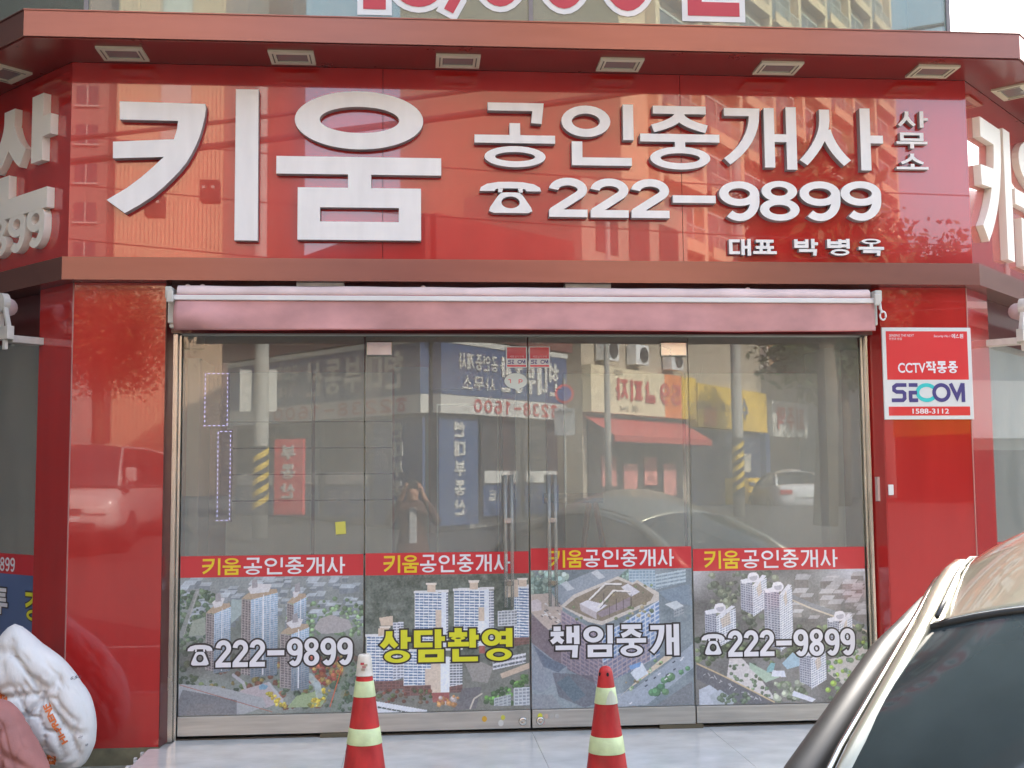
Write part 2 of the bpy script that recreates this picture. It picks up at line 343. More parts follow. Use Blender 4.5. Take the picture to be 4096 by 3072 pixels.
M_pdark = mat('sticker_dark_outline', (.05,.045,.045), .35, coat=.4)
M_navy = mat('sticker_navy', (.07,.06,.22), .35)
M_teal = mat('sticker_teal', (.05,.58,.58), .35)
M_paint_w = mat('sign_plate_white', (.70,.74,.74), .3, coat=.5)
M_disp0 = mat('transom_grey', (.5,.5,.47), .5)
M_sign_r = mat('sign_plate_red', (.68,.04,.045), .3, coat=.5)
M_joint = mat('dark_joint', (.02,.02,.02), .8)

# ---------------------------------------------------------------- frames of the three faces of the bay
q = math.sqrt(.5)
LM = Matrix(((q,q,0,-1.802),(-q,q,0,0),(0,0,1,0),(0,0,0,1)))
RM = Matrix(((q,-q,0,3.157),(q,q,0,0),(0,0,1,0),(0,0,0,1)))
FL = lambda d: -1.802-.4142*d
FR = lambda d: 3.157+.4142*d
WL = 5.0

# ================================================================ GROUND
def sheet(name, m, pts, faces=None):
    o = MB().add(pts, faces or [tuple(range(len(pts)))]).build(name, m); o['kind'] = 'structure'; return o
pv = MB().prism([(-30,-2.3),(30,-2.3),(30,12),(-30,12)], -.5, -.09); o = pv.build('pavement', M_pave); o['kind'] = 'structure'
kb = MB().box(-30,30,-2.42,-2.302,-.5,-.085); o = kb.build('kerb', M_kerb); o['kind'] = 'structure'
def road_z(y): return -.24+max(0, (-y-9))*.075
sheet('road', M_asph, [(-300,-2.42,-.24),(300,-2.42,-.24),(300,-9,-.24),(-300,-9,-.24),(300,-21,.66),(-300,-21,.66),(300,-400,.66),(-300,-400,.66)], [(0,3,2,1),(3,5,4,2),(5,7,6,4)])
sheet('ground', M_pave, [(-300,12,-.12),(300,12,-.12),(300,300,-.12),(-300,300,-.12)])
lm = MB()
for i in range(-6,8): lm.add([(i*5,-6.05,-.236),(i*5+3,-6.05,-.236),(i*5+3,-5.93,-.236),(i*5,-5.93,-.236)], [(0,1,2,3)])
o = lm.build('road_marking', mat('road_paint', (.6,.6,.56), .6, noise=.2)); o['kind'] = 'structure'
# raised marble step in front of the doors, laid in slabs
step = thing('entrance_step', None, None); step['kind'] = 'structure'
xs = [-1.41, -.36, .655, 1.66, 2.75]
for i in range(4): MB().box(xs[i]+.001, xs[i+1]-.001, -1.05, -.205 if i in (0,) else -.002, -.12, 0).build('slab', M_marble, step)
MB().box(-1.31, -.361, -.203, -.002, -.12, -.0005).build('slab', M_marble, step)
MB().box(-1.409, 2.749, -1.045, -.003, -.2, -.006).build('step_bed', M_kerb, step)
mr = random.Random(3); rag = MB()
for k in range(26):
    x = -1.43-mr.random()*.05; y = -.2-.85*k/26; s_ = .008+.012*mr.random()
    rag.box(x+.02, x+.02+s_, y-s_, y+s_, -.03, -.008-mr.random()*.01)
rag.build('mortar_edge', mat('white_mortar', (.6,.6,.58), .9, noise=.2), step)

# ================================================================ SHOP BUILDING
B = thing('shop_building', 'glossy red corner shop front with chamfered wings, copper coloured cornice and green glass upper floor', 'building')
def front(d0, d1): return [(FL(d0),-d0),(FR(d0),-d0),(FR(d1),-d1),(FL(d1),-d1)]
def left(d0, d1, a=-WL): return [(a,-d0),(.4142*d0,-d0),(.4142*d1,-d1),(a,-d1)]
def right(d0, d1, a=WL): return [(-.4142*d0,-d0),(a,-d0),(a,-d1),(-.4142*d1,-d1)]
e = .0007
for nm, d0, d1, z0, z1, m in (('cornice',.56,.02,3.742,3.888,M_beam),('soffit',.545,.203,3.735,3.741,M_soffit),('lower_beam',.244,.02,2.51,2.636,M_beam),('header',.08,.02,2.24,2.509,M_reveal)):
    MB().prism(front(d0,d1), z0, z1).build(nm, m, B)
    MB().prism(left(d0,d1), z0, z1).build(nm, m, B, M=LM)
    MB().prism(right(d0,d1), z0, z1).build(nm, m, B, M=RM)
# cornice lips
for fr_, MM in ((front,None),(left,LM),(right,RM)):
    MB().prism(fr_(.566,.50), 3.880, 3.8865).build('cornice_lip', M_beam, B, M=MM)
# upper floor: glass panes between mullions
M_mull = mat('grey_mullion', (.20,.20,.21), .4, metal=.3)
for a, b in ((-1.83,.672),(.686,3.185)):
    MB().box(a, b, -.10, -.092, 3.89, 7.0).build('window_pane', M_upglass, B)
    MB().box(a, b, -.10, -.092, 7.03, 10.0).build('window_pane', M_upglass, B)
for x in (-1.844,.679,3.198): MB().box(x-.012, x+.012, -.112, -.05, 3.889, 10).build('mullion', M_mull, B)
MB().box(-1.832,3.186,-.111,-.05,7.0,7.03).build('mullion', M_mull, B)
for k in range(2): MB().box(-2.6*(k+1)+.02, -2.6*k-.03+.04, -.10, -.092, 3.89, 10).build('window_pane', M_upglass, B, M=LM)
MB().box(-2.6,-2.575,-.112,-.05,3.889,10).build('mullion', M_mull, B, M=LM)
M_in = mat('upper_room_wall', (.34,.40,.38), .8)
MB().prism([(FL(-.35),.35),(3.15,.35),(3.15,6),(-7,6),(-5.5,4)], 3.95, 12).build('inner_wall', M_in, B)
MB().box(3.186,3.21,-.09,6.0,3.889,12).build('side_wall', mat('side_cladding', (.55,.6,.56), .4), B)
MB().prism([(-1.83,-.09),(3.18,-.09),(3.18,6),(-7,6),(-5.4,3.48)], 10.0, 12).build('upper_wall', mat('upper_wall_stone', (.35,.34,.32), .7), B)
# storey behind cornice
MB().prism([(FL(0),.03),(FR(0),.03),(FR(0)+3.5,3.53),(FR(0)+3.5,6),(FL(0)-3.5,6),(FL(0)-3.5,3.53)], 2.66, 3.86).build('wall', M_in, B)
# pillars, each a run of facing panels
def pillar(nm, pts, z0, z1, m=M_red_p): MB().prism(pts, z0, z1).build(nm, m, B)
pillar('pillar_panel', [(FL(.15)+.002,-.15),(-1.367,-.15),(-1.367,-.13),(FL(.13)+.002,-.13)], .0, 2.509)
MB().prism([(-.30,-.15),(.4142*.15-.002,-.15),(.4142*.13-.002,-.13),(-.30,-.13)], 0, 2.509).build('pillar_panel', M_red_p, B, M=LM)
MB().prism([(-1.367,-.149),(-1.362,-.149),(-1.34,-.02),(-1.367,-.02)], .0, 2.509).build('pillar_reveal', M_reveal, B)
MB().prism([(FL(.14),-.128),(-1.368,-.128),(-1.368,.1),(FL(0),.1)], -.0, 2.508).build('pillar_core', M_reveal, B)
MB().box(-.299,.05,-.128,-.02,0,2.508).build('pillar_core', M_reveal, B, M=LM)
pillar('pillar_panel', [(2.70,-.15),(FR(.15)-.002,-.15),(FR(.13)-.002,-.13),(2.70,-.13)], 0, 2.509)
MB().prism([(-.4142*.15+.002,-.15),(.30,-.15),(.30,-.13),(-.4142*.13+.002,-.13)], 0, 2.509).build('pillar_panel', M_red_p, B, M=RM)
MB().prism([(2.655,-.02),(2.694,-.149),(2.699,-.149),(2.699,-.02)], 0, 2.509).build('pillar_reveal', M_red_p, B)
MB().prism([(2.7005,-.128),(FR(.14),-.128),(FR(0),.1),(2.7005,.1)], 0, 2.508).build('pillar_core', M_reveal, B)
MB().box(-.05,.299,-.128,-.02,0,2.508).build('pillar_core', M_reveal, B, M=RM)
M_seal = mat('clear_sealant', (.42,.20,.18), .4)
MB().tube([(FL(.15),-.15,0),(FL(.15),-.15,2.508)], .004, 6).build('corner_joint', M_seal, B)
MB().tube([(FR(.15),-.15,0),(FR(.15),-.15,2.508)], .004, 6).build('corner_joint', M_seal, B)
MB().prism([(FL(.16),-.16),(-1.36,-.16),(-1.36,-.02),(FL(.02),-.02)], -.12, -.001).build('plinth', M_plinth, B)
MB().prism([(2.70,-.14),(FR(.14),-.14),(FR(.02),-.02),(2.70,-.02)], -.12, -.001).build('plinth', M_plinth, B)
MB().prism(left(.14,.02), -.12, -.001).build('plinth', M_plinth, B, M=LM)
MB().prism(right(.14,.02), -.12, -.001).build('plinth', M_plinth, B, M=RM)
# steel jambs
MB().box(-1.345,-1.318,-.05,.03,0,2.24).box(-1.317,-1.302,-.02,.02,0,2.236).build('door_jamb', M_steel, B, bevel=.002)
MB().box(2.622,2.636,-.02,.02,0,2.236).box(2.637,2.654,-.05,.03,0,2.24).build('door_jamb', M_steel, B, bevel=.002)
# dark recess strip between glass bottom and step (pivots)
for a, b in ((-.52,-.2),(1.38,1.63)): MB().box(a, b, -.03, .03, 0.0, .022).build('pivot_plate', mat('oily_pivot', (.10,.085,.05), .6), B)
# room behind the glass
M_room = mat('maroon_room_paint', (.30,.06,.07), .6, noise=.08, nscale=1)
M_floor_in = mat('room_floor', (.25,.24,.22), .4); M_ceil = mat('room_ceiling', (.30,.27,.26), .8)
MB().add([(FL(0)-4.5,3.0,0),(FR(0)+4.5,3.0,0),(FR(0)+4.5,3.0,2.6),(FL(0)-4.5,3.0,2.6)],[(0,1,2,3)]).build('room_wall', M_room, B)
MB().prism([(FL(0),.03),(FR(0),.03),(FR(0)+3,3.0),(FL(0)-3,3.0)], -.05, .0).build('room_floor', M_floor_in, B)
MB().prism([(FL(0),.03),(FR(0),.03),(FR(0)+3,3.0),(FL(0)-3,3.0)], 2.5, 2.55).build('room_ceiling', M_ceil, B)
# wing shop windows
M_wframe = mat('wing_frame_metal', (.35,.35,.33), .35, metal=.6)
for MM, sg in ((LM,-1),(RM,1)):
    a, b = sorted((sg*.305, sg*2.4))
    MB().box(a, b, -.10, -.092, .12, 2.24).build('window_pane', M_glass, B, M=MM)
    MB().box(a, b, -.11, -.06, 0, .118).build('window_sill', M_brushed, B, M=MM)
    MB().box(min(sg*2.4,sg*4.9), max(sg*2.4,sg*4.9), -.11, -.02, 0, 2.509).build('pillar_panel', M_red_p, B, M=MM)
# ------------------------------------------------- sign board and its raised letters
SG = thing('fascia_sign', 'long glossy red sign board with raised white Korean letters above the glass doors', 'sign')
js = [FL(.2), -.175, 1.53, FR(.2)]
for i in range(3):
    a, b = js[i]+(.0015 if i else 0), js[i+1]-(.0015 if i < 2 else 0)
    pts = [(a,-.2),(b,-.2),(b if i<2 else FR(.17),-.17),(a if i else FL(.17),-.17)]
    MB().prism(pts, 2.637, 3.734).build('board_panel', M_red, SG)
MB().prism(front(.168,.03), 2.637, 3.733).build('board_backing', M_joint, SG)
M_lside = mat('letter_side_grey', (.34,.35,.36), .5)
def raised(o, side=M_lside):
    me = o.data
    if len(me.materials) < 2: me.materials.append(side)
    for p in me.polygons: p.material_index = 0 if abs(p.normal.y) > .95 else 1
    return o
YF, YB = -.25, -.2005
def sign_letter(ch, x0, x1, z0, z1, tx, tz, yf=YF): raised(letter(ch, x0, x1, z0, z1, tx, tz, yf, YB, M_white_l, SG))
ki = [(-1.613,3.501),(-1.151,3.495),(-1.147,3.469),(-1.153,3.42),(-1.164,3.367),(-1.178,3.315),(-1.197,3.264),(-1.221,3.212),(-1.249,3.162),(-1.285,3.114),(-1.326,3.069),(-1.372,3.022),(-1.421,2.977),(-1.497,2.923),(-1.574,2.877),(-1.672,2.949),(-1.567,3.016),(-1.491,3.077),(-1.424,3.139),(-1.371,3.193),(-1.643,3.181),(-1.645,3.274),(-1.318,3.293),(-1.303,3.344),(-1.297,3.397),(-1.611,3.399)]
mb = MB().xz(ki[::-1], YF, YB); mb.xz([(-.985,3.583),(-.984,2.732),(-.858,2.731),(-.861,3.583)], YF, YB)
import bmesh
def fixn(o):
    bm = bmesh.new(); bm.from_mesh(o.data); bmesh.ops.recalc_face_normals(bm, faces=bm.faces); bmesh.ops.triangulate(bm, faces=[f for f in bm.faces if len(f.verts) > 4]); bm.to_mesh(o.data); bm.free(); return o
raised(fixn(mb.build('letter', M_white_l, SG)))
mb = MB()
o_, i_ = ell(-.305,3.418,.356,.166,0,360,56)[:-1], ell(-.3035,3.420,.2205,.075,0,360,56)[:-1]
strips_mesh(mb, [(o_, i_, True)], YF, YB)
mb.xz([(-.760,3.109),(.151,3.109),(.151,3.208),(-.760,3.208)], YF, YB)
mb.xz([(-.366,3.033),(-.238,3.033),(-.238,3.109),(-.366,3.109)], YF, YB)
x0,x1,z0,z1 = -.642,.038,2.739,3.033; a0,a1,c0,c1 = -.519,-.085,2.842,2.922
strips_mesh(mb, [([(x0,z0),(x1,z0),(x1,z1),(x0,z1)],[(a0,c0),(a1,c0),(a1,c1),(a0,c1)],True)], YF, YB)
raised(fixn(mb.build('letter', M_white_l, SG)))
for ch,x0,x1,z0,z1 in (('공',.339,.795,3.163,3.531),('인',.832,1.245,3.180,3.537),('중',1.283,1.742,3.163,3.530),('개',1.764,2.195,3.172,3.539),('사',2.215,2.708,3.174,3.540)): sign_letter(ch,x0,x1,z0,z1,.060,.046)
for ch,x0,x1,z0,z1 in (('사',2.807,2.989,3.438,3.535),('무',2.795,2.981,3.312,3.406),('소',2.791,2.982,3.186,3.282)): sign_letter(ch,x0,x1,z0,z1,.023,.015,-.235)
for ch,x0,x1,z0,z1 in (('대',1.788,1.915,2.673,2.769),('표',1.928,2.065,2.683,2.766),('박',2.169,2.308,2.676,2.773),('병',2.363,2.495,2.677,2.775),('옥',2.548,2.698,2.678,2.777)): sign_letter(ch,x0,x1,z0,z1,.020,.0165,-.235)
sign_letter('☎',.366,.713,2.901,3.079,.05,.04)
for ch,x0,x1,z0,z1 in (('2',.757,.974,2.882,3.107),('2',.993,1.210,2.881,3.106),('2',1.226,1.444,2.881,3.106),('-',1.464,1.713,2.970,3.015),('9',1.733,1.967,2.869,3.100),('8',1.969,2.201,2.873,3.105),('9',2.203,2.443,2.874,3.106),('9',2.445,2.685,2.878,3.110)): sign_letter(ch,x0,x1,z0,z1,.054,.043)
# wing signs
def wing_sign(name, label, MM, sg, letters, lm):
    T = thing(name, label, 'sign')
    f = left if sg < 0 else right
    MB().prism(f(.2,.17), 2.637, 3.734).build('board_panel', M_red, T, M=MM)
    for ch,x0,x1,z0,z1,tx,tz in letters:
        o = letter(ch,x0,x1,z0,z1,tx,tz,-.245,-.2005,lm,T); raised(o, M_cream); o.matrix_world = MM
    return T
wing_sign('wing_sign','red sign on the left chamfered wing ending in a large white Korean syllable above 9899',LM,-1,
    [('산',-.735,-.055,2.938,3.60,.125,.115),('동',-1.74,-1.0,2.938,3.60,.125,.115),('9',-.945,-.745,2.725,2.962,.054,.046),('8',-.73,-.53,2.725,2.962,.054,.046),('9',-.515,-.315,2.725,2.962,.054,.046),('9',-.30,-.10,2.725,2.962,.054,.046)],M_cream)
wing_sign('wing_sign','red sign on the right wing with tall cream Korean letters',RM,1,
    [('키',.0,.56,2.735,3.56,.13,.12),('움',.62,1.52,2.735,3.60,.14,.10)],M_cream)
# upper banner digits (white cut-out with red fill)
UB = thing('window_lettering','red digits and a Korean syllable with thick white outline stuck on the upper floor glass','lettering')
M_ured = mat('banner_red', (.52,.05,.075), .4)
for ch,x0,x1,zb,tx in (('1',-.40,-.12,4.12,.13),('8',-.13,.18,4.14,.11),(',',.19,.29,4.12,.06),('0',.34,.66,4.155,.10),('0',.72,1.03,4.152,.10),('0',1.09,1.41,4.148,.10),('원',1.56,1.97,4.13,.085)):
    h = .55 if ch != ',' else .15
    letter(ch,x0,x1,zb,zb+h,tx,tx,-.106,-.1,M_ured,UB,sides=False); letter(ch,x0,x1,zb,zb+h,tx,tx,-.1035,-.1,M_paint_w,UB,'letter_outline',grow=.034,sides=False)

# ================================================================ SOFFIT LIGHTS
def soffit_light():
    t = thing('soffit_light', None, 'recessed light')
    a, b = .122, .096
    f = MB(); strips = [([(-a,-b),(a,-b),(a,b),(-a,b)],[(-.085,-.058),(.085,-.058),(.085,.058),(-.085,.058)])]
    for z0, z1, (A, Bq) in ((-.012,0,strips[0]),):
        n = 4; vs = [(x,y,z0) for x,y in A]+[(x,y,z0) for x,y in Bq]+[(x,y,z1) for x,y in A]+[(x,y,z1+.02) for x,y in Bq]
        f.add(vs, [(i,n+i,n+(i+1)%n,(i+1)%n) for i in range(4)]+[(i,(i+1)%n,2*n+(i+1)%n,2*n+i) for i in range(4)]+[(n+i,3*n+i,3*n+(i+1)%n,n+(i+1)%n) for i in range(4)])
    f.build('frame', M_fixture, t)
    for s in (-1,1): MB().box(s*.100-.003, s*.100+.003, -.066, .066, -.0145, -.0125).build('catch', mat('fixture_groove', (.16,.15,.12), .6), t)
    MB().box(-.084,.084,-.057,.057,-.006,-.001).build('lens', M_lens, t)
    MB().box(-.006,.006,-.057,-.040,-.010,-.0062).build('bulb_clip', M_lens, t)
    return t
base = None
names = ['at the left end of the front soffit','second from the left of the front soffit','third from the left of the front soffit','third from the right end of the soffit','second from the right end of the front soffit','at the right end of the front soffit']
for i in range(6):
    t = soffit_light() if base is None else copy_tree(base)
    base = base or t; t.location = (-1.575+.909*i, -.36, 3.7345); t['label'] = 'cream rectangular recessed light '+names[i]; t['group'] = 'recessed lights under the cornice'
for MM, x, lb in ((LM,-.36,'cream recessed light under the left wing cornice, skewed at the photo edge'),(RM,.30,'cream recessed light under the right wing cornice beside the bright sky')):
    t = copy_tree(base); t.matrix_world = MM @ Matrix.Translation((x,-.36,3.7345)); t['label'] = lb; t['group'] = 'recessed lights under the cornice'

# ================================================================ AWNINGS
AW = thing('awning','retracted faded pink awning with a white front bar hanging above the glass doors','awning')
def roll(u, v):
    x = -1.285+u*(2.595+1.285); a = rad(-70+v*250); r = .052+.0016*math.sin(u*57)+.0012*math.sin(u*23+2)
    return (x, -.215-math.cos(a)*r*1.0, 2.444+math.sin(a)*r*.75)
g = MB().grid(roll, 120, 14).build('fabric_roll', M_fabric2, AW, smooth=True)
def val(u, v):
    x = -1.288+u*(2.602+1.288); z = 2.394-v*.162-.004*math.sin(u*9+1)*v+.006*(1-u)*0
    w = .010*math.sin(u*31+1.5*math.sin(u*7))*v*.8+.012*math.sin(u*13)*v+.010*math.exp(-u*18)*v*4*math.sin(v*3)+.03*math.exp(-((u-.02)*25)**2)*math.sin(v*PI)
    return (x, -.296-w, z)
o = MB().grid(val, 160, 16).build('valance', M_fabric, AW, smooth=True)
md = o.modifiers.new('solid','SOLIDIFY'); md.thickness = .002
MB().tube([val(i/80,1) for i in range(81)], .0022, 6).build('valance_hem', mat('hem_red', (.42,.04,.05), .8), AW)
MB().tube([(-1.288+ (3.89)*i/60, -.262-.003*math.sin(i), 2.425) for i in range(61)], .004, 6).build('seam_cord', mat('seam_red', (.32,.05,.06), .8), AW)
MB().box(-1.303,2.615,-.312,-.280,2.391,2.419).build('front_bar', M_whitep, AW, bevel=.004)
for x, sg in ((-1.31,-1),(2.61,1)):
    mb = MB().box(x-.006 if sg>0 else x-.030, x+.036 if sg>0 else x+.006, -.31, -.15, 2.40, 2.465).box(x-.022, x+.022, -.27, -.22, 2.27, 2.40)
    mb.box(x-.014, x+.014, -.26, -.23, 2.245, 2.27); mb.box(x-.018,x+.018,-.335,-.315,2.375,2.44)
    mb.build('end_bracket', M_whited, AW, bevel=.006)
mb = MB().tube([(2.635,-.30,2.40),(2.632,-.31,2.36),(2.640,-.32,2.335)], [.007,.009,.007], 8)
mb.tube([(2.642+.017*math.cos(t*PI/8), -.32, 2.318+.024*math.sin(t*PI/8)) for t in range(17)], .0055, 8)
mb.build('crank_eye', M_whitep, AW, smooth=True)
for k, x in enumerate((-1.24,-1.16,.05,1.9)): MB().lathe([(.0,2.47),(.018,2.474),(.012,2.492),(.001,2.496)], 10, (x,-.2)).build('fabric_pucker', M_fabric2, AW, smooth=True)
# small mounting plates under the beam
for x in (-.52,.98): MB().box(x-.13,x+.13,-.2,-.12,2.488,2.508).build('mounting_plate', M_whited, AW)
def wing_awning(MM, sg, lb):
    T = thing('awning', lb, 'awning'); s = sg
    mb = MB().tube([(s*.36,-.30,2.40),(s*3.2,-.30,2.40)], .05, 14); mb.build('fabric_roll', M_fabric2, T, smooth=True, M=MM)
    MB().tube([(s*.40,-.36,2.33),(s*3.2,-.36,2.33)], .045, 14).build('front_bar', M_whitep, T, smooth=True, M=MM)
    mb = MB()
    mb.xz([(s*.335+.055*math.cos(t*PI/10), 2.415+.055*math.sin(t*PI/10)) for t in range(20)], -.37, -.33)
    for (ax,az,bx,bz,w) in ((.30,2.385,.255,2.27,.011),(.35,2.36,.335,2.27,.009)):
        mb.xz([(s*ax-w,az),(s*bx-w,bz),(s*bx+w,bz),(s*ax+w,az)], -.365, -.34)
    mb.box(min(s*.235,s*.35),max(s*.235,s*.35),-.37,-.33,2.205,2.278)
    mb.box(min(s*.25,s*.33),max(s*.25,s*.33),-.33,-.14,2.19,2.23); mb.box(min(s*.27,s*.30),max(s*.27,s*.30),-.365,-.345,2.15,2.205)
    o = mb.build('arm_bracket', M_whited, T, M=MM); fixn(o); b = o.modifiers.new('bevel','BEVEL'); b.width = .006; b.segments = 2
wing_awning(LM,-1,'end of a retracted awning with a white arm bracket on the left wing')
wing_awning(RM,1,'end of a retracted awning with a white arm bracket on the right wing')

# ================================================================ DOORS AND SHOP WINDOWS
PX = [-1.301,-.281,.652,1.592,2.621]
tops = [1.000,1.004,1.020,1.005]; bots = [.882,.881,.897,.878]; rail = [.128,.122,.122,.118]
spec = [('shop_window','fixed glass panel left of the doors with an aerial view poster of blue glass towers','window'),('glass_door','left glass door carrying the poster of white apartment blocks','door'),('glass_door','right glass door carrying the poster of a courtyard building','door'),('shop_window','fixed glass panel right of the doors with the poster of round-topped towers','window')]
panels = []
for i in range(4):
    a, b = PX[i]+.003, PX[i+1]-.003; t = thing(spec[i][0], spec[i][1], spec[i][2])
    y0 = -.004 if i in (1,2) else .006
    MB().box(a, b, y0, y0+.01, rail[i], 2.236).build('pane', M_glass, t)
    MB().box(a+.002, b-.002, y0-.022, y0+.026, .024, rail[i]-.001).build('bottom_rail', M_brushed, t, bevel=.002)
    panels.append((t,a,b,y0))
for i,(x0,x1) in ((1,(-.272,-.124)),(2,(1.428,1.585))):
    t,a,b,y0 = panels[i]
    MB().box(x0, x1, y0-.016, y0-.001, 2.118, 2.205).build('patch_fitting', M_steel, t, bevel=.008)
    MB().box(x0, x1, y0+.011, y0+.026, 2.118, 2.205).build('patch_fitting', M_steel, t, bevel=.008)
for i,x in ((1,.528),(2,.776)):
    t,a,b,y0 = panels[i]
    mb = MB()
    for s in (-.018,.018): mb.tube([(x+s,y0-.075,.70),(x+s,y0-.075,1.437)], .010, 10)
    mb.build('handle', M_handle, t, smooth=True)
    for z in (.83,1.18): MB().tube([(x,y0-.09,z),(x,y0-.001,z)], [.014,.014], 12).box(x-.026,x+.026,y0-.082,y0-.068,z-.012,z+.012).build('handle_clamp', M_steel, t)
    MB().lathe([(.021,0),(.024,.004),(.018,.008),(.0075,.009),(.001,.006)], 20).build('lock', M_steel, t, smooth=True, M=Matrix.Translation((x+.075 if i==1 else x-.075, y0-.022, .062))@Matrix.Rotation(PI/2,4,'X'))
# transom glass line
MB().box(PX[0], PX[4], -.03, .03, 2.2365, 2.262).build('transom', M_disp0, B)

# ------------------------------------------------- posters painted cell by cell (flat print)
class Canvas:
    def __init__(s, W_, H_, px0, px1, py0, py1):
        s.w, s.h = W_, H_; X, Y = np.meshgrid(np.linspace(px0,px1,W_), np.linspace(py1,py0,H_)); s.X, s.Y = X, Y; s.c = np.zeros((H_,W_,3)); s.r = np.random.default_rng(5)
    def noise(s, sc, seed=0, oct_=4):
        out = np.zeros_like(s.X); amp = 1; tot = 0; r = np.random.default_rng(seed)
        for o in range(oct_):
            g = r.random((64,64)); x = s.X/sc*(2**o)+13.7; y = s.Y/sc*(2**o)+7.3; xi = np.floor(x).astype(int); yi = np.floor(y).astype(int); fx = x-xi; fy = y-yi; fx = fx*fx*(3-2*fx); fy = fy*fy*(3-2*fy)
            a = g[yi%64,xi%64]; b = g[yi%64,(xi+1)%64]; c = g[(yi+1)%64,xi%64]; d = g[(yi+1)%64,(xi+1)%64]
            out += amp*((a*(1-fx)+b*fx)*(1-fy)+(c*(1-fx)+d*fx)*fy); tot += amp; amp *= .5
        return out/tot
    def fill(s, col): s.c[:] = np.array(col)
    def mix(s, mask, col, a=1.0):
        k = (mask*a)[...,None] if mask.dtype != bool else np.where(mask,a,0.)[...,None]
        s.c = s.c*(1-k)+np.array(col)*k
    def inside(s, pts):
        m = np.zeros(s.X.shape, bool); n = len(pts)
        for i in range(n):
            x1,y1 = pts[i]; x2,y2 = pts[(i+1)%n]
            if y1 == y2: continue
            c = ((s.Y >= min(y1,y2)) & (s.Y < max(y1,y2))); xi = x1+(s.Y-y1)*(x2-x1)/(y2-y1); m ^= c & (s.X < xi)
        return m
    def poly(s, pts, col, a=1.0, tex=0):
        m = s.inside(pts); s.mix(m, col, a)
        if tex: s.c += (m[...,None]*(s.noise(30,9)-.5)[...,None]*tex)
    def face(s, xa, xb, ta, tb, ba, bb, wall, win, nx, fh, lx=.25, ly=.4, var=12, fade=0):
        u = (s.X-xa)/(xb-xa); top = ta+(tb-ta)*u; bot = ba+(bb-ba)*u; m = (u>=0)&(u<=1)&(s.Y>=top)&(s.Y<=bot)
        s.mix(m, wall); fy = (s.Y-top)/fh; w = m & ((u*nx)%1 > lx) & (fy%1 > ly)
        j = ((np.floor(u*nx)*37+np.floor(fy)*57)%11)/11-.5
        col = np.array(win)[None,None]+j[...,None]*var; s.c = np.where(w[...,None], col, s.c)
        if fade: s.c = np.where(m[...,None], s.c*(1-fade*np.clip((s.Y-top)/(bot-top+1),0,1)[...,None]), s.c)
    def trees(s, n, box, cols, r0=8, r1=20, region=None):
        for k in range(n):
            x = s.r.uniform(box[0],box[1]); y = s.r.uniform(box[2],box[3]); r = s.r.uniform(r0,r1); c = np.array(cols[s.r.integers(len(cols))])*s.r.uniform(.75,1.2)
            if region is not None and not region(x,y): continue
            d = np.hypot(s.X-x,(s.Y-y)*1.1)+s.r.uniform(-.1,.1)*r; d = d+(s.noise(r*.8,k%13,2)-.5)*r*.9 if k%3==0 else d
            s.mix(np.clip((r-d)/3,0,1), c, .92); s.mix(np.clip((r*.6-np.hypot(s.X-x+r*.25,s.Y-y+r*.3))/4,0,1), np.minimum(c*1.45,255), .6)
    def blocks(s, n, box, sz, roof, wall, a=.9):
        for k in range(n):
            x = s.r.uniform(box[0],box[1]); y = box[2]+(box[3]-box[2])*(k/n); w = s.r.uniform(*sz); h = w*.35; d = w*s.r.uniform(.3,.8); g = s.r.uniform(-18,18); sk = w*.25
            s.poly([(x,y+h),(x+w,y+h),(x+w,y+h+d),(x,y+h+d)], np.array(wall)+g, a); s.poly([(x,y+h),(x+sk,y),(x+w+sk,y),(x+w,y+h)], np.array(roof)+g, a)
    def line(s, x1,y1,x2,y2,w,col,a=1.):
        dx,dy = x2-x1,y2-y1; l = math.hypot(dx,dy); t = np.clip(((s.X-x1)*dx+(s.Y-y1)*dy)/l/l,0,1); d = np.hypot(s.X-x1-t*dx, s.Y-y1-t*dy); s.mix(np.clip((w-d)/1.5+.5,0,1), col, a)
    def curve(s, pts, w, col, a=1.):
        for i in range(len(pts)-1): s.line(*pts[i],*pts[i+1],w,col,a)
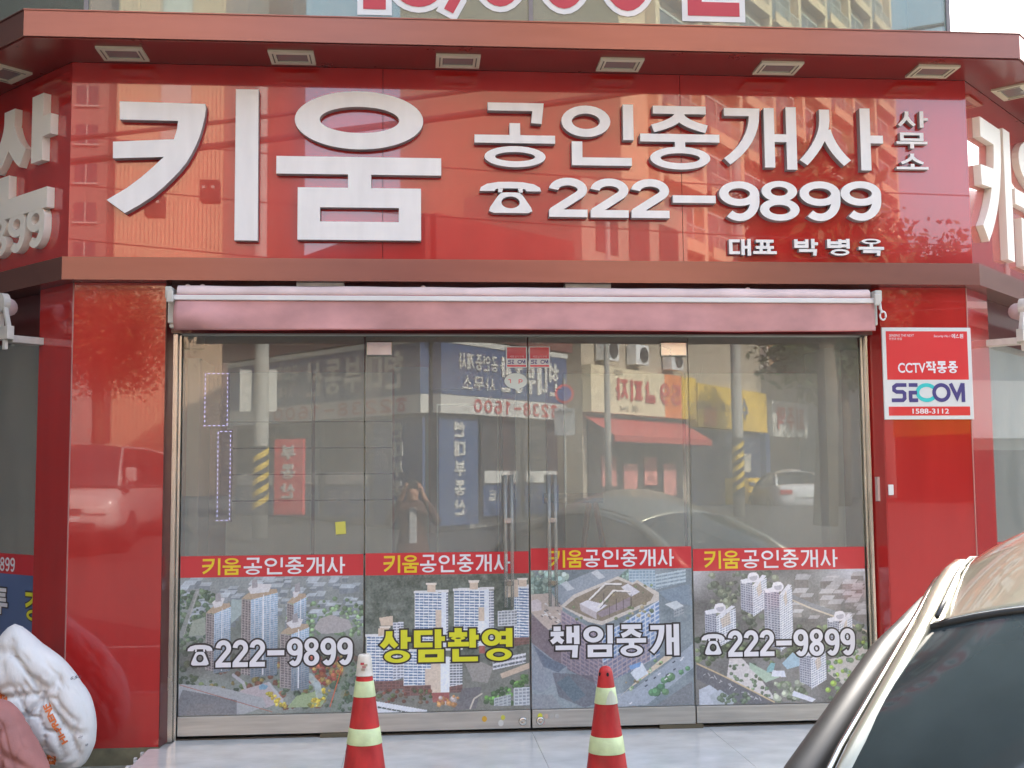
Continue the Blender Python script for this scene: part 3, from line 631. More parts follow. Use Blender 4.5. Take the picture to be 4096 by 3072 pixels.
def paint1():
    c = Canvas(360,270,50,1930,190,1620); c.fill((112,122,118)); n = c.noise(260,1)
    c.c += (n[...,None]-.5)*70
    c.mix(np.clip((700-c.Y)/600,0,1), (150,160,170), .6)
    c.blocks(110,(40,1950,170,640),(60,130),(178,192,202),(120,132,142),.75)
    c.trees(150,(40,420,330,1000),[(70,92,70),(88,110,84),(60,80,66)],14,34); c.trees(120,(1150,1950,430,820),[(96,124,92),(120,150,110),(84,108,80)],14,32)
    c.line(225,330,60,800,22,(138,142,142),.8); c.line(230,330,90,800,2,(200,200,200),.7)
    c.poly([(180,640),(310,600),(310,790),(140,800)],(140,152,140)); c.poly([(570,420),(700,430),(700,560),(570,680)],(150,170,172))
    c.poly([(1420,740),(1480,640),(1600,600),(1780,660),(1820,740),(1700,790),(1500,800)],(160,158,160))
    c.trees(220,(50,1900,1020,1560),[(58,72,56),(48,62,50),(80,96,60),(120,108,60),(110,70,56),(70,90,58)],18,44)
    c.mix(np.clip((c.Y-800)/200,0,1)*np.clip((1300-c.Y)/200,0,1)*(n>.45), (74,72,68), .6)
    c.trees(60,(1370,1760,1040,1320),[(128,60,54),(150,84,60),(110,50,48),(150,130,70)],16,36)
    c.poly([(680,1370),(960,1290),(1120,1480),(940,1560),(620,1440)],(168,160,166)); c.poly([(860,1330),(900,1305),(960,1330),(930,1370),(870,1365)],(110,150,176))
    c.curve([(600,1210),(700,1290),(720,1340)],16,(170,172,182),.9); c.curve([(960,1300),(1040,1400),(1100,1500)],14,(170,175,182),.9)
    c.poly([(1150,1560),(1250,1440),(1440,1400),(1560,1450),(1500,1560)],(140,160,120)); c.trees(70,(1380,1590,1370,1560),[(196,170,60),(170,150,50),(120,130,60)],12,24,lambda x,y: abs((x-1380)*.95+(y-1560))<60); c.trees(60,(940,1150,1390,1560),[(190,165,60),(150,140,50)],12,24,lambda x,y: abs((x-940)*.8-(y-1400))<40)
    c.curve([(1380,1240),(1460,1330),(1480,1440)],34,(160,178,184),.8)
    c.poly([(40,1290),(420,1320),(900,1450),(940,1540),(700,1620),(40,1620)],(150,156,162)); c.poly([(90,1350),(640,1470),(640,1620),(40,1620),(40,1480)],(104,108,114)); c.line(60,1300,1000,1600,3,(150,70,50)); c.line(1740,1060,1590,1560,5,(190,84,50))
    c.line(1800,1100,1640,1600,42,(110,124,112),.8); c.trees(80,(1600,1930,1100,1600),[(74,96,72),(64,84,66)],14,26,lambda x,y:x>1640+(1600-y)*.3)
    for (x0,xm,x1,t0,b) in ((315,400,565,560,1190),(675,770,1045,420,1240),(1140,1210,1340,470,800),(1075,1190,1370,790,1390)):
        c.face(x0,xm,t0,t0+20,b-40,b-20,(150,144,142),(96,92,98),3,26,.3,.3); c.face(xm,x1,t0-20,t0-60,b,b-20,(214,224,236),(146,182,212),7,22,.16,.3,26,.45)
        c.poly([(x0+40,t0-40),(xm+20,t0-90),(x1-10,t0-100),(x1,t0-60),(xm,t0+10),(x0,t0)],(168,150,128)); c.poly([(x0+60,t0-110),(xm+40,t0-160),(x1-60,t0-150),(x1-90,t0-70),(xm,t0-50)],(206,208,212)); c.poly([(xm+10,t0-190),(xm+60,t0-215),(xm+70,t0-120),(xm+10,t0-110)],(150,150,156)); c.line((x0+x1)/2+40,t0-40,(x0+x1)/2+40,b-30,4,(225,230,238))
    return c
def paint2():
    c = Canvas(340,270,50,1735,150,1560); c.fill((84,94,86)); n = c.noise(70,2); c.c += (n[...,None]-.5)*70; c.c += (c.noise(18,3)[...,None]-.5)*36
    c.mix(np.clip((c.Y-900)/250,0,1),(120,120,114),.7)
    def apt(x0,x1,x2,t0,t1,b,base=0,tan=True):
        c.face(x0,x1,t0,t0+10,b,b,(228,234,244),(92,120,158),6,29,.12,.42,22); c.face(x1,x2,t1,t1-5,b,b-30,(210,216,226),(110,120,140),3,29,.2,.45)
        if tan: c.poly([(x1-60,t0+190),(x1,t0+190),(x1,b),(x1-60,b)],(206,190,172)); c.poly([(x1,t0),(x1+50,t0),(x1+50,b),(x1,b)],(216,226,240)); 
        c.poly([(x0-10,t0-12),(x2+8,t0-22),(x2+8,t0+6),(x0-10,t0+14)],(214,218,222)); xm = (x0+x2)/2
        c.poly([(xm-42,t0-80),(xm+42,t0-80),(xm+42,t0),(xm-42,t0)],(204,186,166)); c.poly([(xm-58,t0-92),(xm+58,t0-92),(xm+50,t0-70),(xm-50,t0-70)],(222,214,204))
        if base: c.face(x0,x2,b,b,b+base,b+base-30,(120,86,80),(96,72,70),9,30,.2,.3)
    apt(553,830,895,330,330,900); apt(958,1270,1368,310,330,900); c.poly([(1205,640),(1270,640),(1270,960),(1215,960)],(228,236,246)); c.poly([(1215,895),(1275,895),(1275,975),(1215,975)],(150,84,80))
    apt(1580,1725,1760,290,300,820,90,False); c.poly([(1480,215),(1625,215),(1625,400),(1480,400)],(204,186,166)); c.face(1410,1610,540,530,700,700,(200,206,214),(120,130,140),6,30)
    apt(60,330,440,770,640,1240,110,False); c.poly([(190,590),(330,570),(330,670),(210,670)],(204,186,166)); c.poly([(180,700),(240,690),(240,770),(180,780)],(204,186,166))
    apt(440,720,1040,930,1010,1290,110); c.poly([(720,1000),(820,1000),(820,1370),(720,1370)],(208,192,174)); c.poly([(820,1000),(905,1000),(905,1370),(820,1370)],(226,234,244)); c.poly([(720,1370),(905,1370),(905,1470),(740,1470)],(150,84,80))
    c.poly([(905,1020),(1040,1020),(1040,1290),(905,1310)],(222,226,232)); c.face(910,1040,1020,1020,1300,1285,(214,218,224),(96,104,116),4,28,.14,.4)
    c.poly([(1060,1060),(1200,1050),(1360,1120),(1300,1280),(1150,1260)],(140,138,134)); c.face(1355,1700,1040,980,1150,1080,(208,212,218),(96,104,112),9,46,.1,.5); c.poly([(1430,1190),(1735,1080),(1735,1140),(1450,1240)],(190,172,152))
    c.trees(120,(1250,1735,1150,1500),[(62,92,52),(54,78,48),(90,140,66)],14,36,lambda x,y:y>1500-(x-1150)*.55); c.poly([(1040,1330),(1240,1320),(1180,1540),(940,1560)],(96,96,100)); c.curve([(1240,1390),(1160,1440),(1120,1540)],8,(190,184,170))
    c.face(1365,1540,1440,1400,1520,1520,(170,178,182),(130,138,144),4,30); c.face(1570,1735,1340,1330,1520,1520,(184,192,198),(130,140,150),4,34)
    c.trees(50,(60,720,1330,1470),[(84,70,56),(70,84,56),(100,60,50)],12,28); c.trees(16,(760,1000,1410,1500),[(170,160,160),(170,120,70)],16,34)
    c.poly([(150,1440),(680,1545),(680,1570),(100,1570)],(214,222,232)); c.face(170,560,1480,1560,1520,1600,(214,222,232),(70,84,84),8,30,.1,.4)
    return c
def paint3():
    c = Canvas(340,270,35,1660,238,1615); c.fill((120,134,142)); n = c.noise(200,3); c.c += (n[...,None]-.5)*60
    c.trees(90,(30,380,260,480),[(130,156,150),(150,172,160),(104,130,124)],20,48); c.trees(50,(760,1100,240,380),[(120,146,136),(104,128,120)],18,40)
    c.poly([(240,420),(700,240),(1000,240),(900,330),(340,590)],(140,152,164)); c.poly([(330,380),(390,350),(470,430),(400,450)],(188,196,202)); c.poly([(640,270),(700,240),(780,320),(720,340)],(188,196,202))
    c.face(1020,1290,250,250,420,440,(170,190,202),(130,156,176),8,30,.2,.4); c.face(1290,1600,300,250,450,380,(176,194,204),(126,146,160),10,36,.1,.5)
    c.poly([(1320,470),(1640,400),(1660,620),(1560,600),(1400,560)],(118,136,152)); c.poly([(1380,600),(1500,565),(1570,620),(1480,660)],(196,206,212)); c.face(1470,1570,660,620,740,700,(150,160,168),(120,130,138),4,30)
    c.poly([(35,480),(240,470),(350,620),(330,760),(200,840),(35,660)],(180,168,160)); c.poly([(35,545),(100,525),(140,560),(140,640),(40,650)],(196,190,196)); c.poly([(35,670),(230,860),(380,1010),(380,1290),(35,960)],(110,100,108)); 
    for k in range(26): x = 130+c.r.uniform(0,180); y = 560+c.r.uniform(0,190); c.poly([(x,y),(x+22,y+12),(x+14,y+20),(x-8,y+8)],(210,212,214) if k%2 else (90,90,96))
    c.face(330,740,640,900,1200,1420,(164,150,160),(124,118,140),9,40,.3,.4,16,.2); c.face(740,1320,900,560,1400,1120,(200,210,224),(118,150,196),12,44,.24,.35,34,.15)
    c.mix(c.inside([(740,1180),(1220,940),(1220,1160),(740,1400)]),(130,84,84),.35)
    c.poly([(330,600),(460,490),(910,310),(1060,380),(1100,350),(1320,480),(1320,560),(740,800),(600,760)],(198,192,184)); c.poly([(370,610),(480,520),(900,340),(1050,400),(1100,380),(1270,500),(1240,560),(740,760),(600,720)],(130,120,104))
    c.trees(70,(400,1250,380,740),[(108,124,84),(90,104,76),(150,140,110)],10,22,lambda x,y: abs((x-340)*-.36+720-y)<60 or y>610 or x>1050)
    c.poly([(520,580),(600,545),(800,600),(690,670)],(214,214,222)); c.poly([(520,580),(690,670),(690,740),(530,650)],(178,172,176)); c.poly([(940,420),(1010,385),(1130,470),(1040,520)],(208,208,216)); c.poly([(690,680),(1030,520),(1030,610),(740,720)],(140,128,136))
    c.curve([(620,540),(780,385),(940,390)],9,(222,220,218)); c.curve([(710,620),(860,455),(1030,465)],9,(222,220,218)); c.curve([(640,545),(800,400),(950,405)],3,(90,84,80)); c.curve([(730,625),(880,465),(1030,480)],3,(90,84,80))
    for x,y in ((765,480),(820,600),(890,540),(960,540),(1040,500)): c.line(x,y,x,y+110,3,(70,64,64))
    c.poly([(1060,1440),(1660,1000),(1660,1240),(1180,1600),(900,1615),(850,1500)],(150,162,176)); c.poly([(860,1560),(1230,1230),(1440,1060),(1440,1140),(1000,1440)],(206,192,170)); c.trees(40,(900,1430,1080,1460),[(104,140,96),(160,180,150),(120,110,84)],10,22,lambda x,y: abs((x-880)*-.78+1500-y)<60)
    c.poly([(1020,1280),(1140,1180),(1200,1290),(1080,1360)],(206,216,226)); c.poly([(1010,1210),(1130,1170),(1120,1220),(1020,1250)],(110,150,200))
    c.trees(40,(1180,1650,1230,1560),[(66,104,72),(56,92,66),(90,130,90)],24,52,lambda x,y: abs((x-1180)*-.62+1530-y)<70); c.poly([(1260,1615),(1640,1380),(1660,1615)],(112,118,124))
    c.poly([(35,960),(260,1140),(385,1200),(385,1260),(150,1450),(35,1420)],(128,140,152)); c.poly([(50,980),(200,1110),(380,1200),(300,1260),(150,1200)],(90,104,122)); c.poly([(280,1360),(400,1290),(570,1490),(450,1560)],(96,136,150)); c.poly([(35,1470),(240,1480),(330,1615),(35,1615)],(126,134,142)); c.mix(c.inside([(240,1260),(640,1300),(720,1560),(560,1615),(300,1500)]),(70,70,82),.55)
    for k in range(12): x = 950+c.r.uniform(0,600); y = 1560-(x-900)*.62+c.r.uniform(-50,90); c.poly([(x,y),(x+26,y-16),(x+34,y-6),(x+8,y+12)],(60,66,80) if k%2 else (210,214,218))
    return c
def paint4():
    c = Canvas(350,270,20,1760,232,1595); c.fill((110,110,108)); n = c.noise(220,4); c.c += (n[...,None]-.5)*60
    c.mix(np.clip((560-c.Y)/300,0,1)*np.clip((330-c.X)/300,0,1),(196,196,202),.9); c.mix(np.clip((620-c.Y)/350,0,1)*np.clip((c.X-1150)/450,0,1),(206,212,224),.85)
    c.blocks(34,(1000,1760,260,720),(90,140),(176,176,180),(122,118,116),.85); c.trees(120,(180,900,260,800),[(96,104,90),(84,92,80),(110,116,98)],18,42)
    c.curve([(1010,520),(1180,600),(1430,690),(1780,860)],30,(120,124,130)); c.curve([(1010,545),(1180,625),(1430,720),(1780,890)],8,(190,180,160))
    c.trees(190,(30,1760,820,1180),[(76,86,66),(92,106,76),(60,70,56)],18,42)
    c.poly([(370,1080),(480,1120),(640,1300),(820,1560),(560,1480),(330,1330)],(206,202,202)); c.trees(46,(350,820,1180,1560),[(98,116,88),(80,96,74)],13,26)
    c.poly([(30,1180),(250,1280),(560,1450),(800,1595),(480,1595),(30,1330)],(96,98,104)); c.curve([(40,1175),(330,1320),(800,1580)],7,(200,180,140)); 
    for k in range(22): t = c.r.random(); c.line(60+t*640,1250+t*330+c.r.uniform(-30,40),80+t*640,1258+t*330,3,(220,220,224),.8)
    c.poly([(50,1440),(160,1390),(300,1500),(200,1595),(50,1595)],(184,192,204)); c.poly([(150,1500),(260,1440),(420,1560),(380,1595),(200,1595)],(168,178,188)); c.trees(20,(260,560,1480,1590),[(84,100,80)],18,34)
    c.poly([(560,1170),(700,1250),(860,1330),(720,1380),(560,1230)],(166,190,170)); c.poly([(740,1230),(780,1180),(820,1190),(800,1270),(730,1280)],(130,176,180)); c.poly([(790,1260),(910,1262),(925,1330),(780,1320)],(216,222,234)); c.poly([(890,1190),(1000,1080),(1080,1140),(1060,1220),(940,1250)],(160,190,206))
    c.poly([(1360,1160),(1560,1120),(1760,1000),(1760,1140),(1500,1420),(1350,1300)],(186,184,178)); c.trees(90,(1340,1760,980,1590),[(84,110,76),(120,150,60),(100,120,100)],14,34); c.trees(30,(800,1100,1380,1560),[(150,158,140),(96,110,86)],20,44)
    for (x0,xm,x1,t0,b) in ((490,610,755,330,690),(725,880,1010,430,1050),(125,240,435,640,1000),(1065,1180,1335,1090,1440),(1360,1480,1615,740,1000)):
        c.face(x0,xm,t0,t0+30,b-60,b,(176,180,192),(104,110,128),5,24,.25,.4,18); c.face(xm,x1,t0+60,t0-20,b+20,b-80,(226,230,238),(150,160,176),7,24,.25,.4,20)
        c.poly([(x0,t0),(x0+90,t0-20),(xm+30,t0+20),(x0+20,t0+40)],(222,224,232)); c.poly([(xm,t0+60),(x1-40,t0-50),(x1,t0-40),(xm+60,t0+60)],(216,218,226)); c.poly([(xm+40,t0+90),(x1-60,t0+10),(x1-50,t0+130),(xm+60,t0+180)],(196,172,140),.5)
        cx = (x0+x1)/2; d = np.hypot((c.X-cx)/52,(c.Y-t0+25)/46); c.mix(np.clip((1-d)*8,0,1),(176,176,186)); c.mix(np.clip((.22-np.abs(d-.95))*12,0,1),(224,224,232)); c.poly([(cx-50,t0-66),(cx+30,t0-76),(cx+44,t0-46),(cx-40,t0-30)],(232,232,238))
    c.poly([(1000,1470),(1220,1560),(1180,1590),(980,1520)],(216,220,234)); 
    return c
def colour_grid(name, canvas, x0, x1, z0, z1, y, parent, sat=1.0):
    h, w = canvas.h, canvas.w; X, Z = np.meshgrid(np.linspace(x0,x1,w), np.linspace(z0,z1,h)); co = np.stack([X, np.full_like(X,y), Z], -1).reshape(-1,3)
    i = np.arange(w*h).reshape(h,w); f = np.stack([i[:-1,:-1],i[:-1,1:],i[1:,1:],i[1:,:-1]],-1).reshape(-1,4); me = D.meshes.new(name)
    me.vertices.add(w*h); me.vertices.foreach_set('co', co.ravel().astype(np.float32)); me.loops.add(f.size); me.loops.foreach_set('vertex_index', f.ravel().astype(np.int32)); me.polygons.add(len(f)); me.polygons.foreach_set('loop_start', (np.arange(len(f))*4).astype(np.int32)); me.update()
    cc = canvas.c+((canvas.noise(14,21,2)-.5)*30+(canvas.noise(5.5,22,2)-.5)*20)[...,None]; s = np.clip((cc*.92+36)/255,0,1)*.97; lin = np.where(s<=.04045, s/12.92, ((s+.055)/1.055)**2.4); ca = me.color_attributes.new('print','FLOAT_COLOR','POINT'); ca.data.foreach_set('color', np.concatenate([lin.reshape(-1,3), np.ones((w*h,1))],1).ravel().astype(np.float32))
    me.materials.append(M_print); o = D.objects.new(name, me); C.objects.link(o); o.parent = parent; return o
M_print = D.materials.new('printed_film'); M_print.use_nodes = True
_n = M_print.node_tree; _b = _n.nodes['Principled BSDF']; _a = _n.nodes.new('ShaderNodeVertexColor'); _a.layer_name = 'print'; _n.links.new(_a.outputs[0], _b.inputs['Base Color'])
_b.inputs['Roughness'].default_value = .35; _b.inputs['Coat Weight'].default_value = .6; _b.inputs['Coat Roughness'].default_value = .04
plabels = ['leftmost of four door posters, blue glass towers in a park with 222-9899','poster of white apartment blocks before a wooded hill, large yellow Korean letters','poster of a courtyard building by a road with large white Korean letters','rightmost door poster, grey round-topped towers with 222-9899']
ty = [ (-1.177,-.966,-.950,-.389,.870,.971), (-.174,.024,.031,.540,.868,.971+.003), (.763,.957,.961,1.484,.889-.002,.988), (1.663,1.871,1.884,2.452,.879,.976)]
bandtext = [(-1.177,-.966,-.950,-.389,.895,.985),(-.174,.024,.031,.540,.895,.990),(.763,.957,.961,1.484,.911,1.005),(1.663,1.871,1.884,2.452,.893,.990)]
for i, fn in enumerate((paint1,paint2,paint3,paint4)):
    t,a,b,y0 = panels[i]; yp = y0-.0015
    P_ = thing('window_poster', plabels[i], 'poster', group='posters along the bottom of the shop glass')
    colour_grid('picture', fn(), a+.003, b-.003, rail[i]+.002, bots[i], yp, P_)
    MB().box(a+.003, b-.003, yp-.0004, yp+.0004, bots[i], tops[i]).build('red_band', M_pred, P_)
    # fine white line under the band
    y1,y2,w1,w2,z0,z1 = bandtext[i]; z0 -= .0; 
    zc0, zc1 = bots[i]+.012, tops[i]-.013
    textrow('키움', y1, y2, zc0, zc1, .0135, .0125, yp-.0012, M_pyel, P_, gap=.12)
    textrow('공인중개사', w1, w2, zc0, zc1, .0125, .0115, yp-.0012, M_pwhite, P_, gap=.14)
    ol = .0095
    if i == 0:
        textrow('☎',-1.250,-1.114,.402,.514,.03,.03,yp-.0030,M_pwhite,P_,outline=ol,om=M_pdark)
        textrow('222',-1.097,-.828,.389,.537,.026,.026,yp-.0030,M_pwhite,P_,outline=ol,om=M_pdark,gap=.1)
        textrow('-',-.815,-.722,.40,.526,.03,.028,yp-.0030,M_pwhite,P_,outline=ol,om=M_pdark)
        textrow('9899',-.708,-.345,.388,.539,.026,.026,yp-.0030,M_pwhite,P_,outline=ol,om=M_pdark,gap=.07)
    if i == 1: textrow('상담환영',-.194,.550,.396,.576,.037,.0255,yp-.0030,M_pyel2,P_,outline=ol,om=M_pdark,gap=.10)
    if i == 2: textrow('책임중개',.762,1.505,.405,.582,.0315,.0255,yp-.0030,M_pwhite,P_,outline=ol,om=M_pdark,gap=.13)
    if i == 3:
        textrow('☎',1.636,1.772,.403,.520,.03,.03,yp-.0030,M_pwhite,P_,outline=ol,om=M_pdark)
        textrow('222',1.791,2.062,.389,.537,.026,.026,yp-.0030,M_pwhite,P_,outline=ol,om=M_pdark,gap=.1)
        textrow('-',2.074,2.165,.40,.522,.03,.027,yp-.0030,M_pwhite,P_,outline=ol,om=M_pdark)
        textrow('9899',2.176,2.540,.384,.537,.026,.026,yp-.0030,M_pwhite,P_,outline=ol,om=M_pdark,gap=.07)
# left wing poster
P_ = thing('window_poster','blue poster on the left wing window with a red 9899 band, behind the white sack','poster')
blu = mat('poster_blue', (.10,.16,.32), .4, coat=.5, noise=.25, nscale=1.2)
MB().box(-2.38,-.31,-.1035,-.1022,.12,.890).build('picture', blu, P_); MB().box(-2.38,-.31,-.1035,-.1022,.890,1.006).build('red_band', M_pred, P_)
textrow('9899',-.84,-.60,.903,.984,.014,.012,-.105,M_pwhite,P_,gap=.08)
textrow('투',-.84,-.67,.655,.805,.026,.022,-.107,M_pwhite,P_,outline=.008,om=M_pdark); textrow('경',-.47,-.29,.64,.80,.026,.022,-.107,M_pyel2,P_,outline=.008,om=M_pdark)
for o in [x for x in D.objects if x.parent == P_]: o.matrix_world = LM
P_ = thing('window_poster','small red and blue poster low on the right wing window, above the car roof','poster')
MB().box(.31,2.38,-.1035,-.1022,.12,.890).build('picture', blu, P_, M=RM); MB().box(.31,2.38,-.1035,-.1022,.890,1.006).build('red_band', M_pred, P_, M=RM)
textrow('투',.62,.76,.91,.99,.014,.012,-.105,M_pwhite,P_,gap=.08)
for o in [x for x in D.objects if x.parent == P_ and x.name.startswith('letter')]: o.matrix_world = RM

# ================================================================ SIGN PLATE, STICKERS
SP = thing('security_sign','white and red security plate reading CCTV above a blue SECOM wordmark, on the right pillar','sign')
MB().box(2.697,3.231,-.1625,-.1505,1.738,2.272).build('plate', M_paint_w, SP, bevel=.002)
yy = -.1632
MB().box(2.720,3.208,yy,yy+.0006,1.968,2.250).build('red_field', M_sign_r, SP); MB().box(2.722,3.208,yy,yy+.0006,1.760,1.812).build('red_field', M_sign_r, SP)
text_obj('SENSING THE NEXT',2.738,2.219,.020,yy-.0004,M_pwhite,SP,width=.150,shear=.2); text_obj('안전과 안심',2.738,2.200,.016,yy-.0004,M_pwhite,SP,width=.075)
text_obj('Security No.1',3.005,2.216,.019,yy-.0004,M_pwhite,SP,width=.100,shear=.2); text_obj('에스원',3.113,2.212,.028,yy-.0004,M_pwhite,SP,width=.07,off=.0006)
text_obj('CCTV',2.784,2.010,.078,yy-.0004,M_pwhite,SP,width=.165,off=.0016); textrow('작동중',2.953,3.143,2.006,2.075,.0115,.0105,yy-.0004,M_pwhite,SP,gap=.10)
text_obj('1588-3112',2.853,1.772,.040,yy-.0004,M_pwhite,SP,width=.218,off=.0006)
def secom(x0, x1, z0, z1, y, parent, tcol=True):
    w, h = x1-x0, z1-z0; t = h*.20; X = lambda u: x0+w*u; Z = lambda v: z0+h*v
    def st(prims, m, k=0):
        mb = MB(); strips_mesh(mb, prims_to_strips(prims, x0, x1, z0, z1, t, t), y-k*.0002, y, sides=False); mb.build('wordmark', m, parent)
    st([('s',[(.205,.90),(.07,.90),(.035,.80),(.035,.63),(.07,.54),(.15,.54),(.175,.46),(.175,.20),(.15,.10),(0,.10)],False)], M_navy)
    st([('s',[(.235,.90),(.355,.90)],False),('s',[(.235,.50),(.345,.50)],False),('s',[(.235,.10),(.355,.10)],False),('s',[(.255,.58),(.255,.10)],False)], M_navy, 1)
    st([('s',ell(.475,.5,.125,.40,40,320,20),False)], M_teal if tcol else M_paint_w, 2)
    st([('r',.55,0,.80,1)], M_navy, 3)
    st([('s',[(.97,0),(.97,1)],False),('s',[(.80,.98),(.885,.25),(.965,.98)],False)], M_navy, 4)
secom(2.742,3.183,1.838,1.948,yy-.0003,SP)
for k,(x0,lb) in enumerate(((.526,'small red and white security sticker on the left door, mirrored lettering'),(.659,'small red and white security sticker on the right door, beside the seam'))):
    t = thing('security_sticker', lb, 'sticker', group='small security stickers at the door seam'); y = -.0065; x1 = x0+.122
    MB().box(x0,x1,y-.0005,y+.001,2.054,2.176).build('backing', M_paint_w, t); MB().box(x0+.006,x1-.006,y-.0012,y-.0006,2.106,2.171).build('red_field', M_pred, t); MB().box(x0+.006,x1-.006,y-.0012,y-.0006,2.058,2.069).build('red_field', M_pred, t)
    secom(x0+.010,x1-.010,2.075,2.098,y-.0014,t,False); text_obj('세콤설치구역',x0+.02,2.112,.014,y-.0018,mat('sticker_pale', (.75,.45,.47), .4),t,width=.082)
t = thing('round_sticker','oval pale speech bubble sticker under the security sticker on the left door','sticker')
mb = MB().disc(.582,1.976,.066,.045,-.0075,-.006,40); mb.xz([(.565,1.937),(.595,1.916),(.605,1.918),(.600,1.940)],-.0079,-.0062); fixn(mb.build('bubble', mat('bubble_pale',(.62,.70,.66),.4), t))
for (a,b,c,d,m) in (((.540,1.986),(.552,1.986),(.555,1.965),.004,M_sign_r),):
    mb = MB(); strips_mesh(mb, prims_to_strips([('s',[(0,1),(1,1),(1,0)],False)],.538,.551,1.964,1.984,.004,.004),-.0085,-.008,sides=False); strips_mesh(mb, prims_to_strips([('r',.2,.3,1,1),('s',[(.27,1),(.27,0)],False)],.592,.620,1.960,1.986,.004,.004),-.0085,-.008,sides=False); mb.build('lettering', M_sign_r, t)
t = thing('paper_note','small yellow note stuck on the left glass panel','note'); MB().box(-.443,-.386,-.001,.0005,1.113,1.183).build('sheet', mat('note_yellow',(.62,.60,.12),.7), t, M=Matrix.Translation((-.41,0,1.15))@Matrix.Rotation(rad(-4),4,'Y')@Matrix.Translation((.41,0,-1.15)))
t = thing('door_sensor','small white box on the right door jamb beside a clear bracket','sensor'); MB().box(2.705,2.735,-.163,-.151,1.305,1.365).build('case', M_whitep, t, bevel=.003); MB().box(2.667,2.700,-.1,-.06,1.27,1.41).build('bracket', mat('clear_bracket',(.6,.45,.42),.3), t)
decals = [(.388,.062+.018,.014,(.62,.36,.04),'orange sun shaped decal on the left door rail'),(.492,.085,.012,(.55,.55,.08),'yellow round decal near the left door lock'),(.480,.055,.015,(.62,.63,.60),'plain pale round decal beside the left door lock'),(.700,.088,.014,(.60,.62,.05),'yellow round decal on the right door rail'),(.735,.086,.012,(.55,.42,.34),'pale orange round decal on the right door rail'),(.765,.086,.012,(.45,.45,.42),'grey round decal right of the pale orange one'),(.795,.086,.012,(.46,.46,.44),'grey round decal, outermost on the right door rail'),(.715,.055,.013,(.60,.40,.40),'red and white round decal under the yellow one')]
for x,z,r,c,lb in decals:
    o = MB().disc(x,z,r,r*1.15,-.0278,-.0265,20).build('decal', mat('decal_%d'%(c[0]*100+c[1]*1000), c, .5)); tag(fixn(o), lb, 'decal', 'round decals on the door rails')

# ================================================================ THINGS INSIDE THE SHOP
M_disp = mat('pale_display_board', (.72,.73,.68), .6, noise=.08, nscale=2); M_groove = mat('board_groove', (.05,.05,.05), .7)
def display(x0, x1, lb, grooves=True, y=.22, z1=2.05):
    t = thing('display_board', lb, 'board'); zs = [.02,z1] if not grooves else [0.02,.985,1.300,1.452,1.605,1.758,z1]
    for i in range(len(zs)-1): MB().box(x0, x1, y, y+.02, zs[i]+.004, zs[i+1]-.004).build('board_strip', M_disp, t)
    MB().box(x0, x1, y+.021, y+.03, .02, z1).build('board_back', M_groove, t)
display(-1.085,-.600,'pale slatted board behind the left glass panel'); display(-.578,-.13,'pale slatted board behind the left door')
MB_ = display
t = thing('display_board','grey-green translucent board behind the left door, narrower one','board'); MB().box(-.12,.085,.42,.44,.02,2.1).build('board_strip', mat('display_grey',(.26,.28,.28),.5), t)
MB().box(-1.29,2.6,.62,.66,1.98,2.499).build('bulkhead', M_room, B); MB().box(-1.222,-1.09,.45,.5,0,1.979).build('maroon_panel', M_room, B)
t = thing('framed_map','dark blue panel in a thin white frame behind the doors','panel')
MB().box(.145,.507,.5,.512,.3,1.87).build('sheet', mat('dark_blue_sheet',(.055,.075,.13),.5), t)
for a in ((.136,.145,.3,1.88),(.507,.516,.3,1.88),(.145,.507,1.87,1.88)): MB().box(a[0],a[1],.49,.515,a[2],a[3]).build('frame', M_whitep, t)
for x0,x1,z1,lb in ((.530,.575,2.1,'narrow maroon post behind the left door edge'),(.80,.858,2.1,'maroon post behind the right door handle'),):
    o = MB().box(x0,x1,.35,.42,0,z1).build('maroon_post', M_room); tag(o, lb, 'post')
display(.60,.78,'pale board strip behind the door seam',False,.25); display(.90,1.62,'wide pale board behind the right door',False,.30); display(1.64,2.46,'pale board behind the right glass panel',False,.28)
o = MB().box(2.50,2.60,.25,.9,0,2.2).build('partition_edge', M_disp); tag(o,'grey end of a partition beside the right jamb','partition')
o = MB().box(-1.295,-1.225,.12,.9,0,2.12).build('partition_edge', mat('partition_green',(.33,.38,.36),.5)); tag(o,'grey-green end of a partition beside the left jamb','partition')
def led_sign(x0,x1,z0,z1,y,lb):
    t = thing('led_sign', lb, 'sign'); MB().box(x0-.01,x1+.01,y,y+.02,z0-.01,z1+.01).build('panel', mat('led_panel',(.13,.045,.085),.4), t)
    mb = MB(); P = 2*((x1-x0)+(z1-z0)); n = int(P/.026)
    for k in range(n):
        s_ = k*P/n; w,h = x1-x0,z1-z0
        if s_<w: c=(x0+s_,z0,1)
        elif s_<w+h: c=(x1,z0+s_-w,0)
        elif s_<2*w+h: c=(x1-(s_-w-h),z1,1)
        else: c=(x0,z1-(s_-2*w-h),0)
        dx,dz = (.0065,.0017) if c[2] else (.0017,.0065); mb.box(c[0]-dx,c[0]+dx,y-.004,y-.001,c[1]-dz,c[1]+dz)
    o = mb.build('led_strip', mat('led_white',(.7,.7,.9),.5,emit=(190,180,255),es=.7), t); o['kind']='stuff'
led_sign(-1.203,-1.076,1.735,2.036,.17,'upper dark panel outlined by tiny white lights at the left window'); led_sign(-1.126,-1.056,1.192,1.701,.17,'lower tall dark panel outlined by tiny white lights at the left window')
t = thing('easel','wooden folding easel standing inside behind the right door','easel')
M_wood = mat('easel_wood',(.55,.24,.09),.6,noise=.3,nscale=30)
